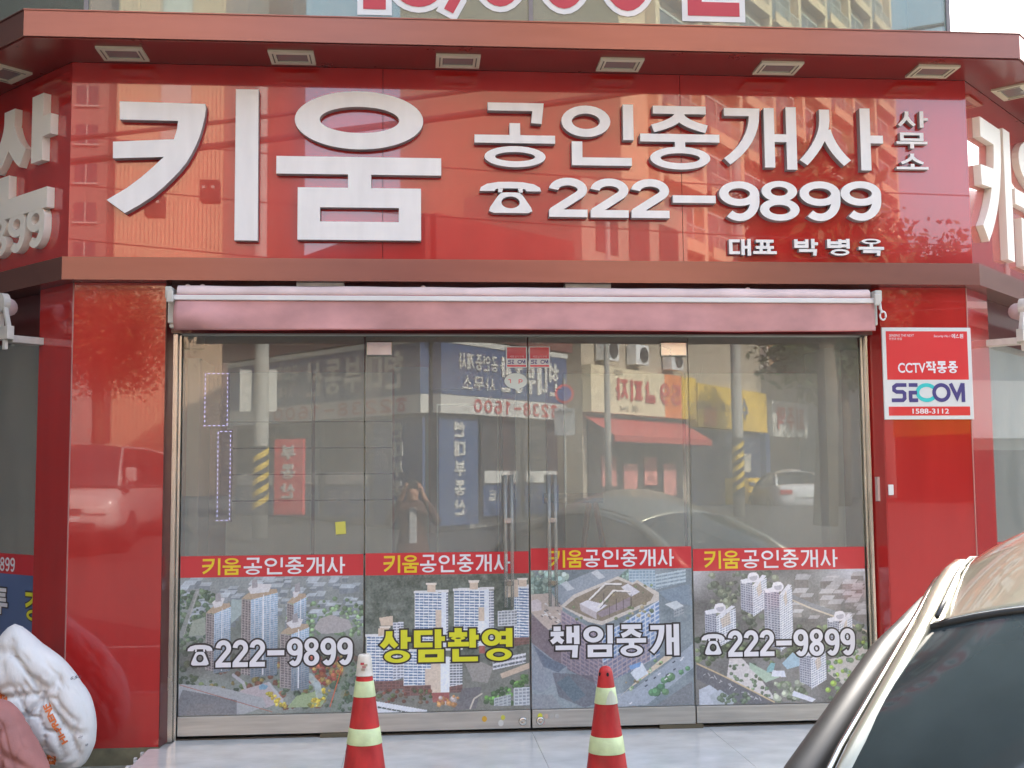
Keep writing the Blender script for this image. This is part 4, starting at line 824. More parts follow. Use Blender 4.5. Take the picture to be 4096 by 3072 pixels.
for (x0_,z0_,x1_,z1_) in ((1.02,1.30,.86,.1),(1.05,1.30,1.26,.1),(.80,1.28,.70,.1)): MB().tube([(x0_,.14,z0_),(x1_,.10,z1_)], .017, 4).build('leg', M_wood, t)
MB().tube([(.75,.14,1.30),(1.1,.14,1.30)], .03, 10).build('crossbar', M_joint, t)
for x,z,lb in ((-1.25+.05,2.09,'pale globe shaped thing high behind the left glass panel'),): 
    o = MB().lathe([(.001,-.04),(.03,-.03),(.042,0),(.03,.03),(.001,.04)],16).build('globe_lamp', M_cream, smooth=True, M=Matrix.Translation((-1.23,.35,2.03))); tag(o, lb, 'lamp')

for MM, sg, lb in ((LM,-1,'pale grey board added inside the left wing window to brighten it'),(RM,1,'pale grey board added inside the right wing window to brighten it')):
    t = thing('display_board', lb, 'board')  # pale boards added behind the wing glass to lighten the dark bays
    a, b = sorted((sg*.45, sg*1.02)); MB().box(a,b,.25,.27,.02,1.95).build('board_strip', M_disp, t, M=MM); a, b = sorted((sg*1.06, sg*1.7)); MB().box(a,b,.25,.27,.02,1.95).build('board_strip', M_disp, t, M=MM)
    MB().box(min(sg*.32,sg*.40),max(sg*.32,sg*.40),.1,.2,.02,2.2).build('board_post', M_whited, t, M=MM)
# ================================================================ TRAFFIC CONES
M_cone = mat('cone_red', (.48,.026,.026), .55, noise=.32, nscale=16, bump=.25, bscale=18, stretch=(1,1,.5)); M_refl = mat('cone_reflective_band', (.56,.66,.36), .45, noise=.16, nscale=14, bump=.3, bscale=30)
M_patch = mat('torn_white_band', (.58,.62,.50), .6, noise=.1)
def cone(x, y, lb):
    t = thing('traffic_cone', lb, 'cone', (x,y,-.09), rad(12 if x<0 else -25), 'traffic cones on the pavement')
    H = .70; R = lambda z: .026+.0945*(1-(z-.03)/(H-.03))
    prof = [(R(.03)+.012,.028),(R(.04),.05)]+[(R(z),z) for z in np.linspace(.06,.655,24)]+[(R(.675)*.97,.678),(.024,.690),(.016,.697),(.001,.701)]
    o = MB().lathe(prof, 48).build('body', M_cone, t); smooth_angle(o, 50)
    MB().box(-.19,.19,-.19,.19,.0,.028).build('base', mat('cone_base_rubber',(.03,.03,.03),.7), t, bevel=.01)
    for z0,z1 in ((.545,.613),(.342,.412)):
        o = MB().lathe([(R(z0)+.0005,z0),(R(z0)+.0022,z0+.001),(R(z1)+.0022,z1-.001),(R(z1)+.0005,z1)], 48).build('reflective_band', M_refl, t); smooth_angle(o, 60)
    MB().box(-.1,.1,-.1,.1,0.02,.034).build('collar', M_cone, t, bevel=.01)
    return t, R
t1, R1 = cone(-.222,-1.36,'red traffic cone with two pale green bands and a paper cup on its tip'); t2, R2 = cone(.812,-1.66,'red traffic cone with a bare domed tip and a torn upper band')
# torn patch on the second cone and tip holes
mb = MB(); n = 10
prof = [(-.6,.0),(-.45,.03),(-.2,.055),(.1,.06),(.35,.045),(.62,.03),(.75,.0)]
vs = []; fs = []
for k,(a,hh) in enumerate(prof):
    th = -PI/2+a*.9+.35; z0_ = .546; z1_ = .550+hh*.9
    for z in (z0_, z1_): r = R2(z)+.0030; vs.append((r*math.cos(th), r*math.sin(th), z))
for k in range(len(prof)-1): fs.append((2*k,2*k+2,2*k+3,2*k+1))
MB().add(vs, fs).build('torn_patch', M_patch, t2).rotation_euler = (0,0,rad(25))
mb = MB()
for a in (-130,-95,-50): mb.lathe([(.0005,-.001),(.006,-.001),(.006,.001),(.0005,.001)],10)
for k,a in enumerate((-128,-58)):
    r = R2(.665)-.001; o = MB().lathe([(.0005,-.002),(.0055,-.002),(.0055,.002),(.0005,.002)],10).build('tip_hole', M_joint, t2); th = rad(a); o.matrix_local = Matrix.Translation((r*math.cos(th), r*math.sin(th), .668))@Matrix.Rotation(th,4,'Z')@Matrix.Rotation(PI/2,4,'Y')@Matrix.Scale(1.6,4,(1,0,0))
cup = thing('paper_cup','dirty white paper cup upturned on the tip of the left cone','cup',(-.222,-1.36,-.09))
o = MB().lathe([(.0385,.634),(.0405,.637),(.0385,.641),(.036,.66),(.030,.712),(.0285,.722),(.024,.7265),(.001,.7255)],32).build('cup_body', mat('cup_paper',(.66,.63,.56),.7,noise=.2,nscale=22), cup); smooth_angle(o,45)
for k,(a,z,c) in enumerate(((-105,.690,(.55,.08,.10)),(-92,.676,(.50,.25,.25)),(-80,.684,(.45,.38,.30)),(-98,.665,(.42,.35,.28)))):
    r = .0360-(z-.660)*.115+.0012; th = rad(a); o = MB().box(-.001,.001,-.008,.008,-.005,.005).build('printed_mark', mat('cup_mark_%d'%k, c, .7), cup); o.matrix_local = Matrix.Translation((r*math.cos(th), r*math.sin(th), z))@Matrix.Rotation(th,4,'Z')

# ================================================================ SACKS
def npx(px, py, k=1.): return (-2.013+(px-61)*.001266*k, .701-(py-2496)*.001264*k)
def radial(pts, c):
    angs = []
    for x,z in pts: angs.append((math.atan2(z-c[1],x-c[0]), math.hypot(x-c[0],z-c[1])))
    angs.sort(); A = np.array([a for a,_ in angs]); Rr = np.array([r for _,r in angs]); A = np.concatenate([A-2*PI,A,A+2*PI]); Rr = np.concatenate([Rr]*3)
    return lambda th: float(np.interp(th, A, Rr))
def vnoise(x, y, z=0):
    from mathutils import noise
    return noise.noise(Vector((x,y,z)))
def sack(name, lb, outline, c, y, T, m, amp):
    R_ = radial(outline, c)
    def depth(x, z):
        dx, dz = x-c[0], z-c[1]; th = math.atan2(dz,dx); r = min(1., math.hypot(dx,dz)/max(R_(th),1e-6)); b = T*math.sqrt(max(0,1-r**2.6))
        fold = 0; k = 1-r**4
        w1 = vnoise(x*2.5,z*2.5,1)*.35; dd = mn.voronoi(Vector(((x+z*.5)*5.5+w1,(z-x*.3)*3.4+w1,y)))[0]; fold += amp*.8*dd[0]+amp*.75*max(0,1-(dd[1]-dd[0])*9); de = mn.voronoi(Vector((x*12+w1,(z+x*.6)*8,y+4)))[0]; fold += amp*.35*de[0]+amp*.40*max(0,1-(de[1]-de[0])*9); fold += amp*.3*abs(vnoise(x*3,z*3,9));
        fold += amp*.8*max(0, 1-abs((x-c[0])*.8+(z-c[1])*.62+.10*vnoise(x*3,z*3)+.16)/.03)*.5
        return b-fold*k*1.5
    mb = MB(); nr, na = 44, 96; vs = []; fs = []
    for sgn in (1,-1):
        b0 = len(vs)
        for i in range(nr+1):
            rr = math.sin(i/nr*PI/2)
            for j in range(na):
                th = -PI+2*PI*j/na; r = rr*R_(th); x = c[0]+r*math.cos(th); z = c[1]+r*math.sin(th); d = depth(x,z) if i<nr else 0
                vs.append((x, y-sgn*d, z))
        for i in range(nr):
            for j in range(na):
                f = (b0+i*na+j, b0+i*na+(j+1)%na, b0+(i+1)*na+(j+1)%na, b0+(i+1)*na+j); fs.append(f if sgn>0 else f[::-1])
    t = thing(name, lb, 'sack'); o = MB().add(vs, fs).build('sack_body', m, t, smooth=True)
    bm = bmesh.new(); bm.from_mesh(o.data); bmesh.ops.remove_doubles(bm, verts=bm.verts, dist=.0005); bmesh.ops.recalc_face_normals(bm, faces=bm.faces); bm.to_mesh(o.data); bm.free()
    return t, (lambda x,z: y-depth(x,z)-.007)
M_sack = mat('woven_white_sack', (.70,.71,.71), .55, noise=.10, nscale=5, bump=.35, bscale=38, stretch=(1,1,.5)); M_sack2 = mat('faded_pink_sack', (.40,.17,.155), .7, noise=.16, nscale=6, bump=.15, bscale=120)
out_w = [npx(*p) for p in ((61,2494),(85,2506),(120,2535),(160,2572),(205,2604),(250,2640),(285,2680),(320,2730),(352,2775),(372,2830),(382,2880),(384,2930),(380,2975),(366,3010),(352,3038),(338,3055),(318,3068),(280,3070),(220,3070),(120,3072),(0,3072),(-120,3060),(-190,2960),(-200,2820),(-150,2700),(-80,2610),(0,2550),(30,2510))]
sk, sy = sack('rubbish_sack','bulging white woven sack with orange lettering, leaning on the left pillar', out_w, npx(130,2860), -.50, .17, M_sack, .034)
M_org = mat('print_orange',(.62,.16,.04),.6); M_ink = mat('print_grey_ink',(.12,.12,.14),.6)
def on_sack(body, px, py, size, ang, m, width, off=.0012, hs=1.):
    o = text_obj(body, 0, 0, size, 0, m, sk, width=width, off=off); o.name = 'printed_lettering'
    bm = bmesh.new(); bm.from_mesh(o.data); bmesh.ops.triangulate(bm, faces=bm.faces); bmesh.ops.subdivide_edges(bm, edges=bm.edges, cuts=1)
    for v in bm.verts: v.co.y *= hs
    cx, cz = npx(px,py); ca, sa = math.cos(ang), math.sin(ang)
    for v in bm.verts: x, z = cx+v.co.x*ca-v.co.z*sa, cz+v.co.x*sa+v.co.z*ca; v.co = (x, sy(x,z), z)
    bm.to_mesh(o.data); bm.free()
on_sack('HI-PRENE', 303, 2944, .036, rad(118), M_org, .215, .0016, 1.7)
on_sack('HI-P', 300, 3030, .0, rad(60), M_org, .05) if False else None
def patch(pts, m, name='printed_patch'):
    P = [npx(*p) for p in pts]; mb = MB()
    def f(u,v): x = (P[0][0]*(1-u)+P[1][0]*u)*(1-v)+(P[3][0]*(1-u)+P[2][0]*u)*v; z = (P[0][1]*(1-u)+P[1][1]*u)*(1-v)+(P[3][1]*(1-u)+P[2][1]*u)*v; return (x, sy(x,z), z)
    mb.grid(f, 14, 14).build(name, m, sk, smooth=True)
patch([(-40,2690),(6,2708),(82,2784),(50,2850)], M_org); patch([(225,2990),(260,2997),(250,3036),(212,3028)], M_org)
on_sack('E1', 2, 2755, .045, rad(-50), M_sack, .05); on_sack('LGI', 222, 3020, .018, rad(10), M_sack, .030); on_sack('65G', 292, 2712, .02, rad(-6), M_ink, .038, 0); on_sack('%', 346, 2938, .02, rad(60), M_ink, .014, 0); on_sack('s', 366, 2972, .02, rad(80), M_ink, .012, 0)
out_p = [npx(*p) for p in ((10,2790),(40,2800),(75,2830),(105,2880),(135,2930),(165,2980),(190,3030),(205,3060),(208,3100),(190,3130),(60,3140),(-120,3140),(-240,3080),(-260,2960),(-200,2860),(-90,2800))]; KP = (6.7-.82)/(6.7-.5); out_p = [(x*KP, 1.39+(z-1.39)*KP) for x,z in out_p]; cp = npx(-20,2990); cp = (cp[0]*KP, 1.39+(cp[1]-1.39)*KP)
sack('rubbish_sack','dull pink sack slumped in front of the white one at the photo corner', out_p, cp, -.82, .16, M_sack2, .02)

# ================================================================ CARS
M_car1 = mat('champagne_paint', (.38,.37,.29), .30, metal=.65, coat=1, coat_r=.02, noise=.03, nscale=3); M_cglass = mat('dark_car_glass', (.032,.044,.048), .08, spec=.4, noise=.5, nscale=1.3, bump=.02, bscale=2.5)
M_rub = mat('black_rubber', (.02,.02,.02), .45); M_chrome = mat('chrome_moulding', (.75,.74,.70), .12, metal=1); M_tyre = mat('tyre', (.02,.02,.02), .8)
def car(label, loc, rz, paint, mirrors=True, crown=0., lw=1., van=False, glass=None, cat='car', name='parked_car'):
    t = thing(name, label, cat, loc, rz)          # local +x is forward, z from the road
    G = glass or M_cglass
    if van: prof = [(-2.3,1.75,.80),(-2.2,1.80,.80),(.9,1.86,.78),(1.35,1.80,.72),(1.95,1.08,.80),(2.3,.80,.80)]; beltz = 1.05; ra, rb = -2.2, 1.2; wa, wb = 1.25, 1.95; rz_, hood = 1.86, (1.95,1.08,2.35,.85); zr = 1.78
    A_top, A_bot = (.42,.555,1.315), (1.12,.70,.90); C_top, C_bot = (-.86,.555,1.31), (-1.55,.70,.96)
    if van: A_top, A_bot, C_top, C_bot = (1.15,.64,1.76), (1.98,.78,1.08), (-2.1,.66,1.74), (-2.25,.78,1.06)
    zc = (.105 if not van else .09)+crown*.5
    def roofp(u, v):
        y = (v*2-1); x = C_top[0]+(A_top[0]-C_top[0])*u + (.10*(1-y*y) if u>.5 else -.06*(1-y*y))*abs(u*2-1)
        z = A_top[2]+ (C_top[2]-A_top[2])*(1-u) + zc*(1-abs(y)**2.4)*(.55+.45*math.sin(u*PI)**.7) + (.05+crown)*max(0,math.sin(u*PI))**1.2*(1-.3*y*y)
        return (x, y*A_top[1], z)
    o = MB().grid(roofp, 28, 24).build('roof', paint, t, smooth=True); s_ = o.modifiers.new('s','SOLIDIFY'); s_.thickness = .012; s_.offset = -1
    def ws(u, v):                                # windscreen
        y = u*2-1; Tx = A_top[0]+.10*(1-y*y); Tz = A_top[2]+zc*.55*(1-abs(y)**2.4); Bx = A_bot[0]+.16*(1-y*y); Bz = A_bot[2]+.02*(1-y*y)
        yy_ = (A_top[1]*(1-v)+A_bot[1]*v)*y*.985; b = .035*math.sin(v*PI); return (Tx+(Bx-Tx)*v+b*.6, yy_, Tz+(Bz-Tz)*v+b)
    MB().grid(ws, 20, 14).build('windscreen', G, t, smooth=True)
    def rw(u, v):
        y = 1-u*2; Tx = C_top[0]-.06*(1-y*y); Tz = C_top[2]+zc*.55*(1-abs(y)**2.4); Bx = C_bot[0]-.1*(1-y*y); Bz = C_bot[2]
        return (Tx+(Bx-Tx)*v, (C_top[1]*(1-v)+C_bot[1]*v)*y*.985, Tz+(Bz-Tz)*v+.025*math.sin(v*PI))
    MB().grid(rw, 16, 10).build('rear_window', G, t, smooth=True)
    for s in (-1,1):
        pth = [(C_bot[0],s*C_bot[1],C_bot[2]),((C_bot[0]+C_top[0])/2-.02,s*(C_bot[1]+C_top[1])/2,(C_bot[2]+C_top[2])/2+.02),(C_top[0],s*C_top[1],C_top[2])]
        for k in range(1,8): u = k/8; p = roofp(u, 0 if s<0 else 1); pth.append((p[0],p[1],p[2]))
        pth += [(A_top[0],s*A_top[1],A_top[2]),((A_top[0]+A_bot[0])/2+.03,s*(A_top[1]+A_bot[1])/2,(A_top[2]+A_bot[2])/2+.02),(A_bot[0],s*A_bot[1],A_bot[2])]
        o = MB().tube(pth, [.045]*3+[.028]*7+[.022,.020,.022], 10).build('roof_rail', paint, t, smooth=True)
        o = MB().tube([(p[0],p[1]+s*.037,p[2]-.012) for p in pth], .008, 8).build('drip_moulding', M_chrome, t, smooth=True)
        o = MB().tube([(p[0],p[1]-s*.030,p[2]+.030) for p in pth[2:11]], .006, 6).build('roof_groove', M_rub, t, smooth=True)
        o = MB().tube([(p[0],p[1]+s*(.045+.022*i_),p[2]-.030-.016*i_) for i_, p in enumerate(pth[-5:])], [.014,.024,.034,.044,.054], 10).build('door_seal', M_rub, t, smooth=True)
        # side windows
        by = .83 if not van else .86; bz = .92 if not van else 1.08
        top = [(p[0],p[1]+s*.035,p[2]-.03) for p in pth]; n = len(top); x0_, x1_ = top[0][0]-.02, top[-1][0]+.02
        bot = [(x0_+(x1_-x0_)*(p[0]-x0_)/(x1_-x0_+1e-9), s*by, bz) for p in top]
        vs = top+bot; MB().add(vs, [(i,i+1,n+i+1,n+i) for i in range(n-1)]).build('side_window', G, t, smooth=True)
        MB().tube([(x0_-.03,s*(by+.004),bz),(x1_+.03,s*(by+.004),bz)], .014, 8).build('window_moulding', M_chrome, t, smooth=True)
        for xp in ((-.22,) if not van else (-1.0,.2)):
            zt = roofp((xp-C_top[0])/(A_top[0]-C_top[0]), 1)[2]-.03; MB().add([(xp-.04,s*(by+.006),bz),(xp+.04,s*(by+.006),bz),(xp+.035,s*(A_top[1]+.046),zt),(xp-.035,s*(A_top[1]+.046),zt)],[(0,1,2,3)]).build('door_pillar', M_rub, t)
        if mirrors: MB().box(A_bot[0]-.36,A_bot[0]-.18,s*.93-.09,s*.93+.09,.93 if not van else 1.15,1.07 if not van else 1.4).build('door_mirror', paint, t, bevel=.03)
    hd = MB().tube([ws(i/20,0) for i in range(21)], .011, 6).build('windscreen_seal', M_rub, t, smooth=True); MB().tube([(lambda p:(p[0]-.022,p[1],p[2]+.006))(ws(i/20,0)) for i in range(21)], .0055, 6).build('header_moulding', M_chrome, t, smooth=True)
    # body shell: stations along x
    if not van: st = [(-2.22,.66,.45,.62,.86),(-2.12,.80,.30,.62,.98),(-1.6,.85,.22,.62,1.0),(-.9,.865,.2,.6,.96),(0,.87,.2,.6,.94),(1.1,.86,.2,.6,.93),(1.7,.84,.22,.6,.86),(2.1,.78,.26,.55,.78),(2.24,.62,.36,.5,.68)]
    else: st = [(-2.36,.80,.45,.8,1.08),(-2.25,.86,.3,.8,1.12),(0,.88,.28,.8,1.1),(1.95,.87,.28,.7,1.1),(2.25,.84,.28,.6,.93),(2.42,.76,.36,.55,.74)]
    vs = []; fs = []; prof_n = 12
    for (x,w,zb,zm,zt) in st:
        half = [(0,zb),(w*.9,zb),(w,zb+.1),(w*1.02,zm),(w*1.0,zt-.08),(w*.93,zt-.015),(w*.80,zt+.005),(w*.45,zt+.028),(0,zt+.035)]
        ring = half+[(-a,b) for a,b in half[-2:0:-1]]; nr_ = len(ring); vs += [(x,a,b) for a,b in ring]
    for i in range(len(st)-1):
        for k in range(nr_): fs.append((i*nr_+k,(i+1)*nr_+k,(i+1)*nr_+(k+1)%nr_,i*nr_+(k+1)%nr_))
    fs += [tuple(range(nr_)), tuple((len(st)-1)*nr_+k for k in range(nr_))[::-1]]
    o = MB().add(vs, fs).build('body', paint, t, smooth=True); bm = bmesh.new(); bm.from_mesh(o.data); bmesh.ops.recalc_face_normals(bm, faces=bm.faces); bm.to_mesh(o.data); bm.free()
    sb = o.modifiers.new('s','SUBSURF'); sb.levels = 1; sb.render_levels = 1
    for x in (-1.35,1.38):
        for s in (-1,1):
            w = MB().lathe([(.31,-.1),(.325,-.08),(.325,.08),(.31,.1)], 28).build('wheel', M_tyre, t, M=Matrix.Translation((x,s*.80,.32))@Matrix.Rotation(PI/2,4,'X')); w.parent = t
            r_ = MB().lathe([(.20,-.02),(.19,.02),(.03,.03)], 20).build('rim', M_chrome, w, M=Matrix.Identity(4)); r_.matrix_local = Matrix.Translation((0,0,.085 if s<0 else -.085))
    xf = st[-1][0]; 
    for s in (-1,1):
        MB().box(xf-.10,xf+.01,s*.50-.20,s*.50+.20,.60,.73).build('headlight', mat('headlamp_glass',(.75,.75,.72),.08,coat=1), t, bevel=.03)
        MB().box(st[0][0]-.01,st[0][0]+.10,s*.56-.18,s*.56+.18,.70,.84).build('tail_light', mat('tail_lamp_red',(.45,.02,.02),.15,coat=1), t, bevel=.02)
    MB().box(xf-.06,xf+.02,-.28,.28,.60,.70).build('grille', M_rub, t, bevel=.01); MB().box(xf-.02,xf+.035,-.52,.52,.36,.46).build('bumper_intake', M_rub, t, bevel=.02)
    MB().box(st[0][0]-.022,st[0][0],-.26,.26,.62,.73).build('number_plate', M_paint_w, t); MB().box(xf+.02,xf+.042,-.26,.26,.48,.57).build('number_plate', M_paint_w, t)
    return t
ur = Vector((-.54,-.84,0)).normalized()
th = math.atan2(ur.y, ur.x)
# A-pillar top of the near (image-left) side stands at (1.15,-4.09,1.05); its local position is (.42,-.555,1.315)
lx, ly = .42, -.555
ox = 1.15-(lx*math.cos(th)-ly*math.sin(th)); oy = -4.09-(lx*math.sin(th)+ly*math.cos(th))
NC = car('champagne saloon car parked askew, its roof and windscreen filling the lower right corner', (ox,oy,-.262), th, M_car1, mirrors=False, crown=.085)
car('pale van with a round front seen only as a reflection in the left red pillar', (-5.9,-16.5,road_z(-16.5)), PI/2, mat('van_white_paint',(.55,.52,.50),.3,coat=1), van=True, name='parked_van', cat='van')
car('yellow taxi like car reflected at the far left beside the pale van', (-8.3,-15.5,road_z(-15.5)), rad(100), mat('yellow_car_paint',(.65,.38,.05),.3,coat=1), name='parked_car')
car('white saloon with red tail lamps reflected low in the right glass panel', (11.4,-28.5,.30), rad(-85), mat('white_car_paint',(.62,.63,.65),.25,coat=1))

# ================================================================ ACROSS THE STREET (seen in the glass and the glossy panels)
def facing(o): return o
def opp_text(s, x_left, x_right, y, z0, z1, tx, tz, m, parent, gap=.12, n=None, yv=None):
    # text on a wall facing +y: it reads towards -x.  Build it in a local frame turned by 180 degrees
    (xa, ya), (xb, yb) = n                       # wall runs from a (viewer's left) to b
    d = Vector((xb-xa, yb-ya, 0)); l = d.length; d.normalize(); inw = Vector((-d.y, d.x, 0))
    MM = Matrix(((d.x, inw.x, 0, xa),(d.y, inw.y, 0, ya),(0,0,1,0),(0,0,0,1)))
    before = set(D.objects)
    textrow(s, x_left, x_right, z0, z1, tx, tz, -.03, m, parent, gap=gap)
    for o in set(D.objects)-before: o.matrix_world = MM
    return MM
def wallframe(a, b):
    d = Vector((b[0]-a[0], b[1]-a[1], 0)); d.normalize(); inw = Vector((-d.y, d.x, 0))
    return Matrix(((d.x, inw.x, 0, a[0]),(d.y, inw.y, 0, a[1]),(0,0,1,0),(0,0,0,1)))
def on(MM, name, m, parent, *boxes, bevel=0):
    mb = MB()
    for b in boxes: mb.box(*b)
    return mb.build(name, m, parent, M=MM, bevel=bevel)
M_blue = mat('shop_blue', (.05,.09,.20), .4, noise=.06); M_bwhite = mat('shop_white_strip', (.58,.57,.53), .5); M_bred = mat('shop_red_ink', (.50,.05,.05), .5)
M_dark = mat('dark_shop_interior', (.05,.045,.045), .6, noise=.3); M_grey = mat('grey_shop_wall', (.34,.33,.30), .7, noise=.15); M_roof = mat('dark_red_roof', (.16,.05,.04), .6, noise=.2)
# corner realty shop: corner at (.33,-17); right face (viewer's) runs to (-4.33,-23), left face to (3.3,-20.5)
BS = thing('corner_shop','small blue and white corner estate agency across the street, seen mirrored in the doors','shop')
ca, cb, cc = (3.3,-20.3), (.33,-17.0), (-4.33,-22.5)
MB().prism([ca,(.33,-17.3),cc,(-4,-27),(4,-27)][::-1], .4, 5.2).build('wall', M_grey, BS)
MB().add([(3.6,-20.6,5.2),(.4,-16.6,5.2),(-5.3,-22.6,5.2),(-5,-28,5.2),(5,-28,5.2),(-1.4,-22,7.1),(.2,-20,6.4)],[(0,1,6),(1,2,5,6),(2,3,5),(3,4,5),(4,0,6,5)]).build('roof', M_roof, BS)
for (a, b, seg) in ((ca, cb, 0), (cb, cc, 1)):
    MM = wallframe(a, b); l = math.dist(a, b)
    on(MM,'sign_board',M_blue,BS,(0,l,-.28,-.05,3.2,4.25)); on(MM,'sign_strip',M_bwhite,BS,(0,l,-.27,-.06,2.82,3.195)); on(MM,'sign_top',M_bwhite,BS,(-.02,l,-.30,-.05,4.25,4.36))
    tr = [('현대부동산',.35,2.5,3.35,4.1,.10,.09,M_bwhite),('공인중개사',2.6,3.9,3.75,4.08,.045,.04,M_bwhite),('사무소',2.7,3.8,3.33,3.62,.045,.04,M_bwhite)] if seg==0 else [('현대부동산',.5,3.9,3.35,4.12,.12,.10,M_bwhite),('공인중개사',4.2,5.7,3.8,4.1,.05,.045,M_bwhite),('사무소',4.4,5.6,3.33,3.62,.05,.045,M_bwhite)]
    for s_,x0_,x1_,z0_,z1_,tx_,tz_,m_ in tr:
        bef = set(D.objects); textrow(s_,x0_,x1_,z0_,z1_,tx_,tz_,-.30,m_,BS,gap=.15)
        for o in set(D.objects)-bef: o.matrix_world = MM
    num = '☎238-1600' if seg==0 else '☎2238-1600'
    bef = set(D.objects); textrow(num, .4, 3.4 if seg==0 else 5.2, 2.87, 3.15, .05, .045, -.29, M_bred, BS, gap=.35)
    for o in set(D.objects)-bef: o.matrix_world = MM
    za, zb_ = (6.95,6.75) if seg==0 else (6.75,6.25); MB().add([(-.2,-.32,4.40),(l+.2,-.32,4.40),(l+.2,-.32,zb_),(-.2,-.32,za),(-.2,-.05,4.40),(l+.2,-.05,4.40),(l+.2,-.05,zb_),(-.2,-.05,za)],[(0,1,2,3),(5,4,7,6),(3,2,6,7),(1,0,4,5),(0,3,7,4),(2,1,5,6)]).build('parapet', M_roof, BS, M=MM)
    nwin = 3 if seg==0 else 4; w = l/nwin
    for k in range(nwin):
        if seg==0 and k==nwin-1 or seg==1 and k==0:
            on(MM,'door_panel',M_blue,BS,(k*w+.12,(k+1)*w-.12,-.12,-.05,.55,2.75))
            bef = set(D.objects)
            for j,ch in enumerate('현대부동산'): letter(ch,(k+.5)*w-.17,(k+.5)*w+.17,2.35-j*.40,2.66-j*.40,.06,.05,-.15,-.12,M_bwhite,BS)
            for o in set(D.objects)-bef: o.matrix_world = MM
        else:
            f = on(MM,'window',M_dark,BS,(k*w+.08,(k+1)*w-.08,-.06,-.05,.9,2.75)); on(MM,'window_poster',M_bwhite,BS,(k*w+.15,(k+1)*w-.15,-.08,-.065,1.4,1.66)); on(MM,'lower_panel',M_blue,BS,(k*w+.1,(k+1)*w-.1,-.09,-.06,.7,1.35))
            bef = set(D.objects); textrow('아파트' if k%2 else '상가',k*w+.25,(k+1)*w-.25,1.02,1.25,.03,.03,-.10,M_bwhite,BS,gap=.3)
            for o in set(D.objects)-bef: o.matrix_world = MM
RB = thing('upright_sign','tall red upright sign with white Korean letters beside the blue shop, mirrored','sign')
MM = wallframe((-2.4,-19.2),(-3.1,-19.6)); on(MM,'board',M_sign_r,RB,(0,.75,-.05,.05,.75,2.4))
bef = set(D.objects)
for j,ch in enumerate('부동산'): letter(ch,.2,.56,1.95-j*.42,2.27-j*.42,.06,.05,-.07,-.05,M_bwhite,RB)
for o in set(D.objects)-bef: o.matrix_world = MM
# pizza shop row (viewer's frame runs from far right of the mirror towards the corner)
PZ_ = thing('pizza_shop','pizza restaurant with a cream and orange sign across the street, mirrored in the right door','shop')
a, b = (8.25,-28.2),(4.4,-23.9); MM = wallframe(a,b); l = math.dist(a,b)
M_orange = mat('orange_sign',(.75,.20,.03),.5,noise=.2,nscale=1.5); M_creams = mat('cream_sign',(.72,.62,.42),.5,noise=.1); M_ysign = mat('yellow_sign',(.80,.52,.02),.5,noise=.12,nscale=1); M_bei = mat('beige_stucco',(.40,.34,.26),.8,noise=.1)
on(MM,'wall',M_bei,PZ_,(0,l,0,4,.5,9.5)); on(MM,'sign_board',M_creams,PZ_,(1.9,l,-.3,-.02,3.25,4.5)); on(MM,'sign_board',M_orange,PZ_,(.9,1.9,-.3,-.02,3.25,4.5)); on(MM,'sign_board',M_ysign,PZ_,(0,.88,-.3,-.02,3.25,4.5))
for s_,x0_,x1_,m_ in (('59',1.0,2.2,M_bred),('쌀피자',2.4,4.6,M_bred)):
    bef = set(D.objects); textrow(s_,x0_,x1_,3.62,4.22,.12,.10,-.33,m_,PZ_,gap=.2)
    for o in set(D.objects)-bef: o.matrix_world = MM
o = text_obj('예약 : 234-0',3.4,3.33,.2,-.32,M_dark,PZ_); o.matrix_world = MM; o = text_obj('PIZZA',4.2,4.3,.18,-.32,M_dark,PZ_); o.matrix_world = MM
on(MM,'shop_opening',M_dark,PZ_,(.5,l-.2,-.06,-.01,.55,3.2)); 
MB().add([(.4,-.05,3.15),(l,-.05,3.15),(l,-1.0,2.62),(.4,-1.0,2.62),(l,-1.0,2.45),(.4,-1.0,2.45)],[(0,1,2,3),(3,2,4,5)]).build('awning_sheet', mat('red_awning',(.45,.06,.05),.7), PZ_, M=MM)
for k in range(4): on(MM,'menu_board',mat('pink_menu',(.65,.25,.22),.6,noise=.4,nscale=6),PZ_,(1.0+k*1.1,1.7+k*1.1,-.12,-.07,1.0+.3*(k%2),1.9+.2*(k%2)))
for k,(x,z) in enumerate(((1.2,4.95),(3.2,4.95),(4.8,4.95))):
    t = thing('air_conditioner_unit',['outdoor unit nearest the yellow sign','outdoor unit above the orange and cream sign joint','outdoor unit at the far end of the cream sign'][k]+' on the pizza shop wall','air conditioner',group='outdoor units above the pizza sign')
    on(MM,'case',M_whitep,t,(x-.35,x+.35,-.35,-.05,z-.28,z+.28)); o = MB().disc(x-.08,z,.22,.22,-.37,-.352,20).build('fan_grille', M_dark, t, M=MM)
for k in range(3):
    for j in range(2): f = on(MM,'window',M_dark,PZ_,(.6+k*1.7,1.7+k*1.7,-.03,-.01,5.6+j*2,6.9+j*2))
YS = thing('yellow_shop','studio shop with a long yellow sign and navy front, mirrored at the right','shop')
a, b = (12.0,-33.0),(8.3,-28.3); MM = wallframe(a,b); l = math.dist(a,b)
